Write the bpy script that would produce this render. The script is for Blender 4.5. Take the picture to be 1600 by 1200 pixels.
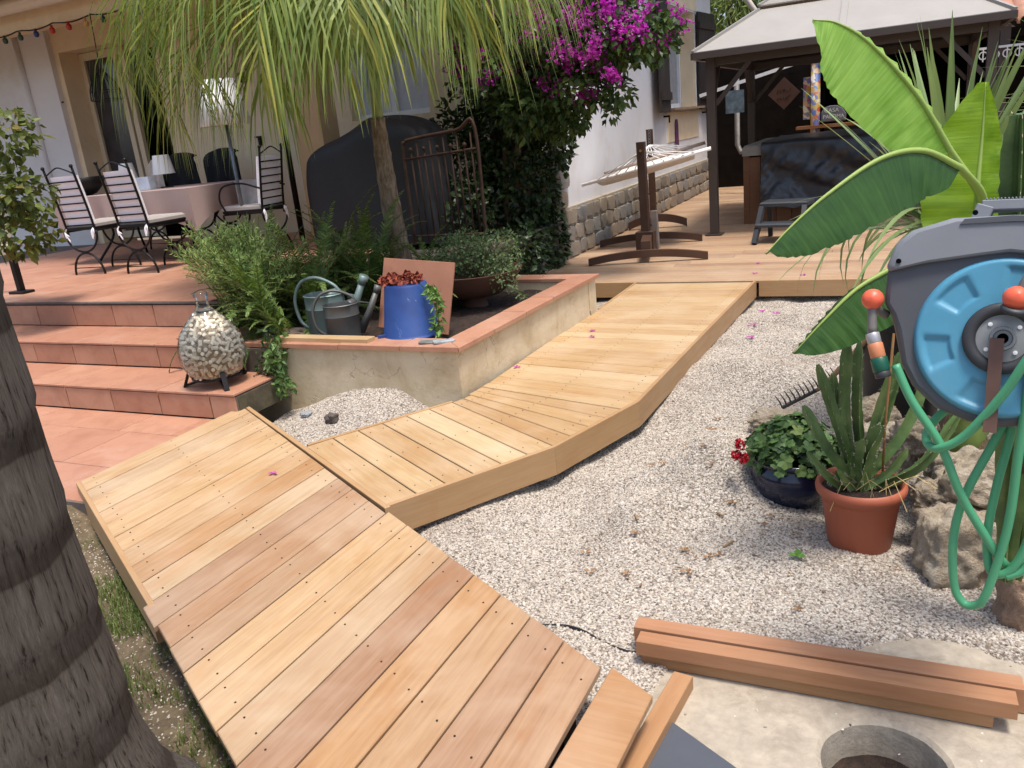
import bpy, bmesh, math, random
from mathutils import Vector, Matrix, Euler, noise
R = math.radians
random.seed(7)
for o in list(bpy.data.objects): bpy.data.objects.remove(o, do_unlink=True)
S = bpy.context.scene
COL = S.collection
# ------------------------------------------------------------------ camera
cam_d = bpy.data.cameras.new('camera'); cam = bpy.data.objects.new('camera', cam_d); COL.objects.link(cam)
S.camera = cam
PIT, ROLL, YAW = 0.30058822, -0.10328452, -0.45928451
fw = Vector((math.sin(YAW)*math.cos(PIT), math.cos(YAW)*math.cos(PIT), -math.sin(PIT)))
rt = Vector((math.cos(YAW), -math.sin(YAW), 0)); up = rt.cross(fw)
r2 = rt*math.cos(ROLL)+up*math.sin(ROLL); u2 = -rt*math.sin(ROLL)+up*math.cos(ROLL)
M = Matrix((r2, u2, -fw)).transposed().to_4x4(); M.translation = Vector((0, 0, 1.52))
cam.matrix_world = M
cam_d.sensor_width = 36; cam_d.lens = 36*1268.09/1600; cam_d.clip_start = .05; cam_d.clip_end = 900
# ------------------------------------------------------------------ light
SUN_AZ, SUN_EL = R(122), R(74)          # azimuth from +Y towards +X
W = bpy.data.worlds.new('World'); S.world = W; W.use_nodes = True
nt = W.node_tree; bg = nt.nodes['Background']
sky = nt.nodes.new('ShaderNodeTexSky'); sky.sky_type = 'NISHITA'; sky.sun_disc = False
sky.sun_elevation = SUN_EL; sky.sun_rotation = SUN_AZ; sky.air_density = 1.0; sky.dust_density = 3.5; sky.ozone_density = 1.0
nt.links.new(sky.outputs[0], bg.inputs[0]); bg.inputs[1].default_value = 0.15
sd = bpy.data.lights.new('sun', 'SUN'); sun = bpy.data.objects.new('sun', sd); COL.objects.link(sun)
sd.energy = 2.6; sd.angle = R(12); sd.color = (1, .95, .88)
dsun = Vector((math.sin(SUN_AZ)*math.cos(SUN_EL), math.cos(SUN_AZ)*math.cos(SUN_EL), math.sin(SUN_EL)))
sun.rotation_euler = dsun.to_track_quat('Z', 'Y').to_euler(); sun.location = (-4, -3, 9)
S.view_settings.view_transform = 'Standard'; S.view_settings.look = 'None'
S.view_settings.gamma = 1; S.view_settings.use_curve_mapping = False
S.view_settings.exposure = 0.66
# ------------------------------------------------------------------ helpers
def lin(r, g, b, k=.8):
    f = lambda c: ((c/255+.055)/1.055)**2.4 if c > 10 else c/255/12.92
    return (f(r)*k, f(g)*k, f(b)*k, 1)
class N:
    """small node-tree helper"""
    def __init__(s, name):
        s.m = bpy.data.materials.new(name); s.m.use_nodes = True
        s.t = s.m.node_tree; s.b = s.t.nodes['Principled BSDF']; s.out = s.t.nodes['Material Output']
    def n(s, typ, **kw):
        x = s.t.nodes.new('ShaderNode'+typ)
        for k, v in kw.items():
            if k in x.inputs.keys(): x.inputs[k].default_value = v
            else: setattr(x, k, v)
        return x
    def l(s, a, b): s.t.links.new(a, b)
    def coord(s, kind='Object'): return s.n('TexCoord').outputs[kind]
    def mapping(s, vec, scale, loc=None):
        m = s.n('Mapping'); m.inputs['Scale'].default_value = scale
        s.l(vec, m.inputs['Vector'])
        if loc is not None: s.l(loc, m.inputs['Location'])
        return m.outputs[0]
    def noise(s, vec, scale, detail=4, rough=.55, dist=0):
        x = s.n('TexNoise', Scale=scale, Detail=detail, Roughness=rough, Distortion=dist); s.l(vec, x.inputs['Vector']); return x.outputs['Fac']
    def ramp(s, fac, stops):
        x = s.n('ValToRGB'); e = x.color_ramp.elements
        while len(e) < len(stops): e.new(.5)
        for q, (p, c) in zip(e, stops): q.position = p; q.color = c
        s.l(fac, x.inputs[0]); return x.outputs[0]
    def mix(s, fac, a, b, mode='MIX'):
        x = s.n('Mix', data_type='RGBA', blend_type=mode)
        for i, v in ((0, fac), (6, a), (7, b)):
            if hasattr(v, 'is_linked') or isinstance(v, bpy.types.NodeSocket): s.l(v, x.inputs[i])
            else: x.inputs[i].default_value = v
        return x.outputs[2]
    def math(s, op, a, b=0.0):
        x = s.n('Math', operation=op)
        for i, v in ((0, a), (1, b)):
            if isinstance(v, bpy.types.NodeSocket): s.l(v, x.inputs[i])
            else: x.inputs[i].default_value = v
        return x.outputs[0]
    def bump(s, h, strength=.3, dist=.01):
        x = s.n('Bump', Strength=strength, Distance=dist); s.l(h, x.inputs['Height']); s.l(x.outputs[0], s.b.inputs['Normal'])
    def rnd(s): return s.n('ObjectInfo').outputs['Random']
    def setc(s, c): s.l(c, s.b.inputs['Base Color'])
def spec(mt, v):
    mt.b.inputs['Specular IOR Level'].default_value = v
def mat(name, col, rough=.6, metal=0, var=.25, scale=8, bump=.15, bscale=40, specv=.4, dist=.004, dirt=None, coord='Object'):
    """generic procedural surface: two-scale colour variation, optional dirt patches, fine relief"""
    m = N(name); v = m.coord(coord)
    a = m.noise(v, scale, 5, .6)
    lo = tuple(x*(1-var) for x in col[:3])+(1,); hi = tuple(min(1, x*(1+var)) for x in col[:3])+(1,)
    c = m.ramp(a, [(.3, lo), (.7, hi)])
    if dirt:
        d = m.noise(v, scale*.45, 6, .7, .6); c = m.mix(m.ramp(d, [(.5, (0, 0, 0, 1)), (.72, (1, 1, 1, 1))]), c, dirt)
    m.setc(c); m.b.inputs['Roughness'].default_value = rough; m.b.inputs['Metallic'].default_value = metal; spec(m, specv)
    if bump: m.bump(m.noise(v, bscale, 5, .65), bump, dist)
    return m.m
def leafmat(name, c1, c2, trans=.35, rough=.45, scale=3.0, yellow=None):
    m = N(name); v = m.coord('Object')
    a = m.noise(v, scale, 3, .6); b = m.n('NewGeometry').outputs['Random Per Island']
    f = m.math('ADD', m.math('MULTIPLY', a, .5), m.math('MULTIPLY', b, .5))
    st = [(.25, c1), (.7, c2)]
    if yellow: st.append((.93, yellow))
    c = m.ramp(f, st); m.setc(c); m.b.inputs['Roughness'].default_value = rough; spec(m, .35)
    tr = m.n('BsdfTranslucent'); hs = m.n('HueSaturation', Saturation=1.1, Value=1.5, Hue=.48); m.l(c, hs.inputs['Color']); m.l(hs.outputs[0], tr.inputs[0])
    mx = m.n('MixShader'); mx.inputs[0].default_value = trans
    m.l(m.b.outputs[0], mx.inputs[1]); m.l(tr.outputs[0], mx.inputs[2]); m.l(mx.outputs[0], m.out.inputs[0])
    return m.m
def woodmat(name, cols, rough=.5, grain=1.0, patch=.12, fresh=True):
    """sawn timber: each board (object) takes its own tone; grain runs along local X"""
    m = N(name); r = m.rnd(); v0 = m.coord('Object')
    off = m.n('CombineXYZ'); m.l(m.math('MULTIPLY', r, 37.0), off.inputs[0]); m.l(m.math('MULTIPLY', r, 91.0), off.inputs[1]); m.l(m.math('MULTIPLY', r, 53.0), off.inputs[2])
    v = m.mapping(v0, (1.1, 16, 16), off.outputs[0])
    vk = m.mapping(v0, (2.2, 7, 7), off.outputs[0])
    g1 = m.noise(v, 3.2, 6, .65, .6); g2 = m.noise(vk, 1.0, 3, .5, 1.6)
    n = len(cols); base = m.ramp(r, [((i+.5)/n, c) for i, c in enumerate(cols)])
    dark = m.mix(.85, base, (.62, .50, .42, 1), 'MULTIPLY')
    f = m.math('MULTIPLY', m.ramp(g1, [(.38, (0, 0, 0, 1)), (.72, (1, 1, 1, 1))]), .55*grain)
    c = m.mix(f, base, dark)
    f2 = m.math('MULTIPLY', m.ramp(g2, [(.52, (0, 0, 0, 1)), (.75, (1, 1, 1, 1))]), .5*grain)
    c = m.mix(f2, c, m.mix(1.0, base, (.86, .68, .52, 1), 'MULTIPLY'))
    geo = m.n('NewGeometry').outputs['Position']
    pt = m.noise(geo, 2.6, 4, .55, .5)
    c = m.mix(m.math('MULTIPLY', m.ramp(pt, [(.44, (0, 0, 0, 1)), (.70, (1, 1, 1, 1))]), min(.75, patch*2.5)), c, m.mix(.5, base, (.66, .55, .42, 1)))  # pale patches: dried-out wood plus a soft sheen painted into the colour
    m.setc(c); spec(m, .35)
    rr = m.math('ADD', m.math('MULTIPLY', g1, .25), rough-.1); m.l(rr, m.b.inputs['Roughness'])
    m.bump(g1, .12, .002)
    return m.m
class MB:
    def __init__(s): s.v = []; s.f = []; s.mi = []
    def add(s, pts, faces, mi=0):
        k = len(s.v); s.v += [tuple(p) for p in pts]
        for f in faces: s.f.append(tuple(i+k for i in f)); s.mi.append(mi)
        return s
    def poly(s, pts, mi=0): return s.add(pts, [tuple(range(len(pts)))], mi)
    def box(s, c, d, rot=None, mi=0):
        hx, hy, hz = d[0]/2, d[1]/2, d[2]/2
        P = [Vector((x*hx, y*hy, z*hz)) for z in (-1, 1) for y in (-1, 1) for x in (-1, 1)]
        if rot is not None:
            E = Euler(rot).to_matrix() if not isinstance(rot, Matrix) else rot
            P = [E @ q for q in P]
        P = [q+Vector(c) for q in P]
        return s.add(P, [(0, 2, 3, 1), (4, 5, 7, 6), (0, 1, 5, 4), (2, 6, 7, 3), (0, 4, 6, 2), (1, 3, 7, 5)], mi)
    def bar(s, a, b, w, h, mi=0, upv=(0, 0, 1)):
        a = Vector(a); b = Vector(b); d = b-a; L = d.length; d.normalize(); u = Vector(upv)
        if abs(d.dot(u)) > .98: u = Vector((0, 1, 0))
        sd_ = d.cross(u).normalized(); u = sd_.cross(d)
        E = Matrix((d, -sd_, u)).transposed()
        return s.box((a+b)/2, (L, w, h), E, mi)
    def tube(s, pts, r, n=8, cap=True, mi=0):
        pts = [Vector(p) for p in pts]; k = len(pts)
        rr = r if isinstance(r, (list, tuple)) else [r]*k
        base = len(s.v); prev = None
        for i, p in enumerate(pts):
            t = (pts[min(i+1, k-1)]-pts[max(i-1, 0)])
            if t.length < 1e-9: t = Vector((0, 0, 1))
            t.normalize()
            if prev is None:
                a = Vector((0, 0, 1)) if abs(t.z) < .9 else Vector((1, 0, 0))
                u = t.cross(a).normalized()
            else:
                u = (prev-t*prev.dot(t))
                u = u.normalized() if u.length > 1e-6 else t.cross(Vector((1, 0, 0))).normalized()
            prev = u; w = t.cross(u)
            for j in range(n):
                A = 2*math.pi*j/n; s.v.append(tuple(p+(u*math.cos(A)+w*math.sin(A))*rr[i]))
        for i in range(k-1):
            for j in range(n):
                a = base+i*n+j; b = base+i*n+(j+1) % n
                s.f.append((a, b, b+n, a+n)); s.mi.append(mi)
        if cap:
            s.f.append(tuple(base+j for j in reversed(range(n)))); s.mi.append(mi)
            s.f.append(tuple(base+(k-1)*n+j for j in range(n))); s.mi.append(mi)
        return s
    def lathe(s, prof, n=28, c=(0, 0, 0), mi=0, squash=(1, 1)):
        base = len(s.v); k = len(prof)
        for r, z in prof:
            for j in range(n):
                A = 2*math.pi*j/n; s.v.append((c[0]+r*math.cos(A)*squash[0], c[1]+r*math.sin(A)*squash[1], c[2]+z))
        for i in range(k-1):
            for j in range(n):
                a = base+i*n+j; b = base+i*n+(j+1) % n
                s.f.append((a, b, b+n, a+n)); s.mi.append(mi)
        return s
    def prism(s, poly, z0, z1, ch=.003, mi=0):
        """extruded convex outline with a chamfered top edge"""
        n = len(poly); P = [Vector((p[0], p[1])) for p in poly]
        ar = sum(P[i].x*P[(i+1) % n].y-P[(i+1) % n].x*P[i].y for i in range(n))
        if ar < 0: P.reverse()
        ins = []
        for i in range(n):
            a, b, c_ = P[i-1], P[i], P[(i+1) % n]
            d1 = (b-a).normalized(); d2 = (c_-b).normalized()
            n1 = Vector((-d1.y, d1.x)); n2 = Vector((-d2.y, d2.x))
            m_ = n1+n2; dn = max(.25, 1+n1.dot(n2)); ins.append(b+m_*(ch/dn))
        v = [(q.x, q.y, z0) for q in P]+[(q.x, q.y, z1-ch) for q in P]+[(q.x, q.y, z1) for q in ins]
        f = [tuple(reversed(range(n)))]
        for i in range(n):
            j = (i+1) % n; f += [(i, j, n+j, n+i), (n+i, n+j, 2*n+j, 2*n+i)]
        f.append(tuple(range(2*n, 3*n)))
        return s.add(v, f, mi)
    def mesh(s, name, mats, smooth=False):
        me = bpy.data.meshes.new(name); me.from_pydata(s.v, [], s.f)
        for q in (mats if isinstance(mats, (list, tuple)) else [mats]): me.materials.append(q)
        if any(s.mi): me.polygons.foreach_set('material_index', s.mi)
        if smooth: me.polygons.foreach_set('use_smooth', [True]*len(s.f))
        me.update(); return me
    def build(s, name, mats, parent=None, loc=(0, 0, 0), rot=(0, 0, 0), smooth=False, auto=None):
        o = bpy.data.objects.new(name, s.mesh(name, mats, smooth or auto is not None)); COL.objects.link(o)
        o.location = loc; o.rotation_euler = rot
        if parent: o.parent = parent
        if auto is not None:
            sharp_edges(o.data, auto)
        return o
def sharp_edges(me, ang):
    bm = bmesh.new(); bm.from_mesh(me)
    for e in bm.edges:
        if len(e.link_faces) == 2 and e.calc_face_angle(0) > R(ang): e.smooth = False
    bm.to_mesh(me); bm.free()
def tag(o, label=None, cat=None, group=None, kind=None):
    if label: o['label'] = label
    if cat: o['category'] = cat
    if group: o['group'] = group
    if kind: o['kind'] = kind
    return o
def empty(name, loc=(0, 0, 0), rz=0, label=None, cat=None, group=None, kind=None):
    o = bpy.data.objects.new(name, None); COL.objects.link(o); o.location = loc; o.rotation_euler = (0, 0, rz); o.empty_display_size = .1
    return tag(o, label, cat, group, kind)
def inst(me, name, parent=None, loc=(0, 0, 0), rot=(0, 0, 0), sc=(1, 1, 1)):
    o = bpy.data.objects.new(name, me); COL.objects.link(o); o.location = loc; o.rotation_euler = rot; o.scale = sc
    if parent: o.parent = parent
    return o
def copy_tree(o, parent=None):
    c = o.copy(); COL.objects.link(c); c.parent = parent
    for ch in list(o.children): copy_tree(ch, c)
    return c
def lerp(a, b, t): return a+(b-a)*t
def V(*a): return Vector(a)
def spline(pts, n=8):
    """Catmull-Rom through points"""
    P = [Vector(p) for p in pts]; P = [P[0]*2-P[1]]+P+[P[-1]*2-P[-2]]; out = []
    for i in range(1, len(P)-2):
        for k in range(n):
            t = k/n; a, b, c, d = P[i-1:i+3]
            out.append(.5*((2*b)+(c-a)*t+(2*a-5*b+4*c-d)*t*t+(3*b-a-3*c+d)*t**3))
    out.append(P[-2]); return out
def U(a, b): return random.uniform(a, b)
# ------------------------------------------------------------------ shared materials
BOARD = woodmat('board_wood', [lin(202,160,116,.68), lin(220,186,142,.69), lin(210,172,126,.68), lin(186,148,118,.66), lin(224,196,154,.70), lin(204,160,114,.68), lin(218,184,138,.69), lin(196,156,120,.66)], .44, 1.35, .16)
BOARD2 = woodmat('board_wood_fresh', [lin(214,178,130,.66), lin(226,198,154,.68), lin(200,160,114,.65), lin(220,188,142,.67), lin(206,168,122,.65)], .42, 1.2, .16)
BOARD3 = woodmat('board_wood_far', [lin(204,170,136,.66), lin(194,158,126,.66), lin(212,180,146,.66), lin(182,148,122,.66)], .42, .8)
FASC = woodmat('fascia_wood', [lin(198,158,112,.68), lin(206,166,120,.68), lin(190,150,106,.68)], .5, .8, .05)
REDWOOD = woodmat('timber_wood', [lin(186,134,98,.7), lin(196,148,104,.7), lin(180,138,96,.7), lin(192,140,104,.7)], .55, .9, .05)
DARKWOOD = woodmat('stained_wood', [lin(84,58,44,.7), lin(92,62,46,.7), lin(74,52,42,.7)], .5, .8, .02)
JOIST = mat('joist_dark', lin(40,32,26), .8, scale=12)
TERRA = N('terracotta_tile')
_v = TERRA.coord('Object'); _p = TERRA.n('NewGeometry').outputs['Position']; _r = TERRA.rnd()
_c = TERRA.ramp(_r, [(0, lin(192,138,110,.74)), (.35, lin(202,150,122,.74)), (.7, lin(190,136,110,.74)), (1, lin(208,160,132,.74))])
_d = TERRA.noise(TERRA.mapping(_p, (1, 1, 1)), 6, 6, .65, .5)
_c = TERRA.mix(TERRA.math('MULTIPLY', TERRA.ramp(_d, [(.45, (0,0,0,1)), (.75, (1,1,1,1))]), .55), _c, lin(164,108,84,.7))
_d2 = TERRA.noise(_p, 2.2, 5, .7, .3)
_c = TERRA.mix(TERRA.math('MULTIPLY', TERRA.ramp(_d2, [(.55, (0,0,0,1)), (.75, (1,1,1,1))]), .45), _c, lin(216,178,156,.72))
TERRA.setc(_c); TERRA.b.inputs['Roughness'].default_value = .5; spec(TERRA, .4); TERRA.bump(TERRA.noise(_p, 60, 4, .6), .12, .003); TERRA = TERRA.m
GROUT = mat('grout', lin(112,100,92), .9, bump=.3, scale=20)
NOSE = mat('grout_edge', lin(104,94,88), .9, bump=.3, scale=20)
SOIL = mat('soil', lin(62,48,40), .95, var=.5, scale=25, bump=.9, bscale=60, dist=.02)
CONC = mat('concrete', lin(180,168,150,.8), .92, var=.16, scale=26, bump=.6, bscale=70, dist=.005, dirt=lin(156,144,126,.8))
# cracked, stained render of the planter
PL = N('cracked_plaster'); _p = PL.n('NewGeometry').outputs['Position']
_n = PL.noise(_p, 4, 6, .65, .3)
_c = PL.ramp(_n, [(.3, lin(198,176,142,.78)), (.55, lin(224,206,174,.78)), (.75, lin(232,216,188,.78))])
_w = PL.n('TexNoise', Scale=3.0, Detail=5); PL.l(_p, _w.inputs['Vector'])
_ad = PL.n('MixRGB', blend_type='ADD'); _ad.inputs[0].default_value = .55; PL.l(_p, _ad.inputs[1]); PL.l(_w.outputs['Color'], _ad.inputs[2])
_vo = PL.n('TexVoronoi', feature='DISTANCE_TO_EDGE', Scale=4.6); PL.l(_ad.outputs[0], _vo.inputs['Vector'])
_cr = PL.ramp(_vo.outputs['Distance'], [(.0, (1,1,1,1)), (.006, (.6,.6,.6,1)), (.013, (0,0,0,1))])
_msk = PL.ramp(PL.noise(_p, 2.1, 3, .5), [(.48, (0,0,0,1)), (.6, (1,1,1,1))])
_cf = PL.math('MULTIPLY', _cr, _msk)
_c = PL.mix(PL.math('MULTIPLY', _cf, .6), _c, lin(120,102,80))
_sp = PL.ramp(PL.noise(_p, 9, 6, .75, .8), [(.6, (0,0,0,1)), (.74, (1,1,1,1))])
_c = PL.mix(PL.math('MULTIPLY', _sp, .6), _c, lin(146,130,104,.8))
PL.setc(_c); PL.b.inputs['Roughness'].default_value = .92; spec(PL, .2)
PL.bump(PL.math('SUBTRACT', PL.noise(_p, 35, 5, .6), PL.math('MULTIPLY', _cf, 1.5)), .5, .006); PLASTER = PL.m
# ------------------------------------------------------------------ ground
def gz(x, y):
    """height of the gravel surface"""
    n = noise.noise(Vector((x*1.1, y*1.1, 3.1)))*.05+noise.noise(Vector((x*2.7, y*2.7, 7.7)))*.045+noise.noise(Vector((x*6, y*6, 2.7)))*.016+noise.noise(Vector((x*9, y*9, 1.7)))*.005
    z = -.125+n
    z += .24*math.exp(-((x+.72)**2/.06+(y-3.5)**2/.16))-.05*math.exp(-((x+1.0)**2/.03+(y-3.9)**2/.2))+.06*math.exp(-((x+.95)**2/.02+(y-2.95)**2/.05))+.08*math.exp(-((x+.75)**2/.08+(y-5.0)**2/.10))                  # heap by the pots
    z += .05*math.exp(-((x+.55)**2/.3+(y-5.6)**2/1.2))
    z += .05*math.exp(-((x+.15)**2/.4+(y-2.75)**2/.12))
    if x < -2.0: z += .20*math.exp(-((x+2.93)**2/.22+(y-4.05)**2/.14))+.06*math.exp(-((x+2.75)**2/.5+(y-3.5)**2/.3))
    # falls away over the concrete pad
    d = min((.62+.12*noise.noise(Vector((x*2, y*2, 0)))+x), 2.40+.12*noise.noise(Vector((x*3, 5, 0)))-y-.62*max(0, -x))
    if d > 0: z = lerp(max(z, -.09), -.16, min(1, d/.10))
    elif x > -.9 and y < 2.8: z = max(z, -.09+.004*n*20*max(0, 2.8-y))
    # trimmed below the boardwalk
    return z
def left_y(x): return 2.34-.5595*(x+3.53)
def right_y(x): return 3.59-.6014*(x+3.65)
g = MB(); g.poly([(-300,-300,-.30),(300,-300,-.30),(300,600,-.30),(-300,600,-.30)])
ground = g.build('ground', mat('earth', lin(120,104,84), .95, var=.3, scale=3, bump=.5)); tag(ground, kind='structure')
GRAVEL = N('gravel_bed'); _p = GRAVEL.n('NewGeometry').outputs['Position']
_vo = GRAVEL.n('TexVoronoi', Scale=95.0); GRAVEL.l(_p, _vo.inputs['Vector'])
_c = GRAVEL.ramp(_vo.outputs['Color'], [(0, lin(150,140,130,.8)), (.4, lin(196,186,174,.8)), (.75, lin(214,206,196,.8)), (1, lin(170,152,138,.8))])
_c = GRAVEL.mix(GRAVEL.ramp(_vo.outputs['Distance'], [(.35, (0,0,0,1)), (.8, (1,1,1,1))]), _c, lin(110,98,88,.8))
_dd = GRAVEL.ramp(GRAVEL.noise(_p, 3.5, 5, .7, .4), [(.58, (0,0,0,1)), (.75, (1,1,1,1))])
_c = GRAVEL.mix(GRAVEL.math('MULTIPLY', _dd, .35), _c, lin(140,124,104,.8))
GRAVEL.setc(_c); GRAVEL.b.inputs['Roughness'].default_value = .95; spec(GRAVEL, .2); GRAVEL.bump(_vo.outputs['Distance'], -.9, .01); GRAVEL = GRAVEL.m
g = MB(); NX, NY = 150, 170; X0, X1, Y0, Y1 = -3.62, 1.9, .6, 7.9
for j in range(NY+1):
    for i in range(NX+1):
        x = lerp(X0, X1, i/NX); y = lerp(Y0, Y1, j/NY); g.v.append((x, y, gz(x, y)))
for j in range(NY):
    for i in range(NX):
        x = lerp(X0, X1, (i+.5)/NX); y = lerp(Y0, Y1, (j+.5)/NY)
        if x > -.35 and y < 2.1: continue
        if y < right_y(x)-.12: continue                       # under the boardwalk and beyond it: grass side
        if -3.58 < x < -2.34 and 4.05 < y < 6.0: continue     # planter
        a = j*(NX+1)+i; g.f.append((a, a+1, a+NX+2, a+NX+1)); g.mi.append(0)
gravel = g.build('gravel', GRAVEL, smooth=True); tag(gravel, 'pale pinkish grey gravel spread between the boardwalk and the rocks', 'gravel', kind='stuff')
def scatter(obj, name, density, smin, smax, material, seed=1, flat=.65):
    gt = bpy.data.node_groups.new(name, 'GeometryNodeTree')
    gt.interface.new_socket('Geometry', in_out='INPUT', socket_type='NodeSocketGeometry'); gt.interface.new_socket('Geometry', in_out='OUTPUT', socket_type='NodeSocketGeometry')
    nn = gt.nodes.new; L = gt.links.new
    gi = nn('NodeGroupInput'); go = nn('NodeGroupOutput'); jn = nn('GeometryNodeJoinGeometry'); L(gi.outputs[0], jn.inputs[0]); L(jn.outputs[0], go.inputs[0])
    for q, (den, s0, s1) in enumerate(density if isinstance(density, list) else [(density, smin, smax)]): grains(nn, L, gi, jn, den, s0, s1, material, seed+q, flat)
    md = obj.modifiers.new('scatter', 'NODES'); md.node_group = gt
def grains(nn, L, gi, jn, density, smin, smax, material, seed, flat):
    dp = nn('GeometryNodeDistributePointsOnFaces'); dp.inputs['Density'].default_value = density; dp.inputs['Seed'].default_value = seed
    ico = nn('GeometryNodeMeshIcoSphere'); ico.inputs['Radius'].default_value = 1.0; ico.inputs['Subdivisions'].default_value = 1
    sm = nn('GeometryNodeSetMaterial'); sm.inputs['Material'].default_value = material
    ip = nn('GeometryNodeInstanceOnPoints'); rv = nn('FunctionNodeRandomValue'); rv.data_type = 'FLOAT_VECTOR'
    rv.inputs[0].default_value = (smin, smin, smin*flat); rv.inputs[1].default_value = (smax, smax, smax*flat)
    rr = nn('FunctionNodeRandomValue'); rr.data_type = 'FLOAT_VECTOR'; rr.inputs[0].default_value = (-.9, -.9, 0); rr.inputs[1].default_value = (.9, .9, 6.28)
    L(gi.outputs[0], dp.inputs[0]); L(dp.outputs[0], ip.inputs['Points']); L(ico.outputs[0], sm.inputs[0]); L(sm.outputs[0], ip.inputs['Instance'])
    L(rv.outputs[0], ip.inputs['Scale']); L(rr.outputs[0], ip.inputs['Rotation']); L(ip.outputs[0], jn.inputs[0])
PEB = N('pebble'); _r = PEB.rnd()
PEB.setc(PEB.ramp(_r, [(0, lin(142,133,122,.8)), (.3, lin(198,189,176,.8)), (.6, lin(218,210,197,.8)), (.85, lin(190,173,154,.8)), (1, lin(96,86,78,.75))]))
_pp = PEB.n('NewGeometry').outputs['Position']; _c0 = PEB.b.inputs['Base Color'].links[0].from_socket
_dp = PEB.math('MULTIPLY', PEB.ramp(PEB.noise(_pp, 2.4, 6, .7, .5), [(.50, (0,0,0,1)), (.68, (1,1,1,1))]), .55); PEB.setc(PEB.mix(_dp, _c0, lin(128,112,96,.75)))
PEB.b.inputs['Roughness'].default_value = .85; spec(PEB, .25); PEB = PEB.m
scatter(gravel, 'gravel_scatter', [(13500, .0022, .0072), (110, .006, .014)], 0, 0, PEB)
# grass strip on the far side of the boardwalk
LAWN = mat('lawn_soil', lin(120,104,80,.7), .95, var=.45, scale=22, bump=.8, bscale=90, dist=.01)
g = MB(); n_ = 60
for j in range(n_+1):
    for i in range(n_+1):
        x = lerp(-5.2, .6, i/n_); y = lerp(-.6, 2.36, j/n_); g.v.append((x, y, -.15+.025*noise.noise(Vector((x*3, y*3, 0)))+.125*max(0, min(1, (y-1.85)/.35))*max(0, min(1, (-3.35-x)/.3))))
for j in range(n_):
    for i in range(n_):
        if lerp(-.6, 2.36, (j+.5)/n_) > left_y(lerp(-5.2, .6, (i+.5)/n_))+.55 or lerp(-5.2, .6, (i+.5)/n_) > -.75: continue
        a = j*(n_+1)+i; g.f.append((a, a+1, a+n_+2, a+n_+1)); g.mi.append(0)
lawn = g.build('lawn', LAWN, smooth=True); tag(lawn, kind='structure')
scatter(lawn, 'lawn_gravel', 2600, .002, .006, PEB, 3)
GRASS = leafmat('grass_blade', lin(84,108,50,.75), lin(132,150,80,.75), .3, .6, 6, lin(190,176,120,.75))
g = MB()
for k in range(42000):
    x = U(-4.2, -.9); y = left_y(x)+U(-.75, .12)
    if noise.noise(Vector((x*4, y*4, 2)))+.12 < U(-.15, .4): continue
    h = U(.015, .05); a = U(0, 6.3); l = U(.2, .9)*h; w = U(.0012, .0024); zz = -.15+.025*noise.noise(Vector((x*3, y*3, 0)))
    dx, dy = math.cos(a), math.sin(a)
    b0 = Vector((x-dy*w, y+dx*w, zz)); b1 = Vector((x+dy*w, y-dx*w, zz)); m_ = Vector((x+dx*l*.45, y+dy*l*.45, zz+h*.7)); t = Vector((x+dx*l, y+dy*l, zz+h))
    g.add([b0, b1, m_+(b1-b0)*.35, m_-(b1-b0)*.35, t], [(0, 1, 2, 3), (3, 2, 4)])
tag(g.build('grass', GRASS), 'thin dry grass along the edge of the boardwalk by the palm trunk', 'grass', kind='stuff')
# ------------------------------------------------------------------ boards
def board(name, poly, ang, z0, z1, m, parent, ch=.003):
    """one board: outline in world, local X along the grain"""
    c = sum((Vector((p[0], p[1])) for p in poly), Vector((0, 0)))/len(poly); ca, sa = math.cos(-ang), math.sin(-ang)
    L = [((p[0]-c.x)*ca-(p[1]-c.y)*sa, (p[0]-c.x)*sa+(p[1]-c.y)*ca) for p in poly]
    zz = U(-.0012, .0012)
    return MB().prism(L, z0-z1, 0, ch).build(name, m, parent, (c.x, c.y, z1+zz), (0, 0, ang))
def fascia(a, b, z0, z1, th, m, parent, name='fascia'):
    a = Vector(a); b = Vector(b); d = (b-a).normalized(); nrm = Vector((d.y, -d.x))     # right-hand side
    return board(name, [a, b, b+nrm*th, a+nrm*th], math.atan2(d.y, d.x), z0, z1, m, parent, .002)
D = .06; TH = .022; GAP = .0034
SCREW = mat('screw_head', lin(70,60,52), .5, .6, bump=0)
def screws(pts, parent, z=D):
    s = MB()
    for x, y in pts: s.lathe([(.0034, .0), (.0034, .0012), (.0001, .0012)], 6, (x, y, z+.0006))
    tag(s.build('screw_heads', SCREW, parent), kind='stuff')
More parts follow.
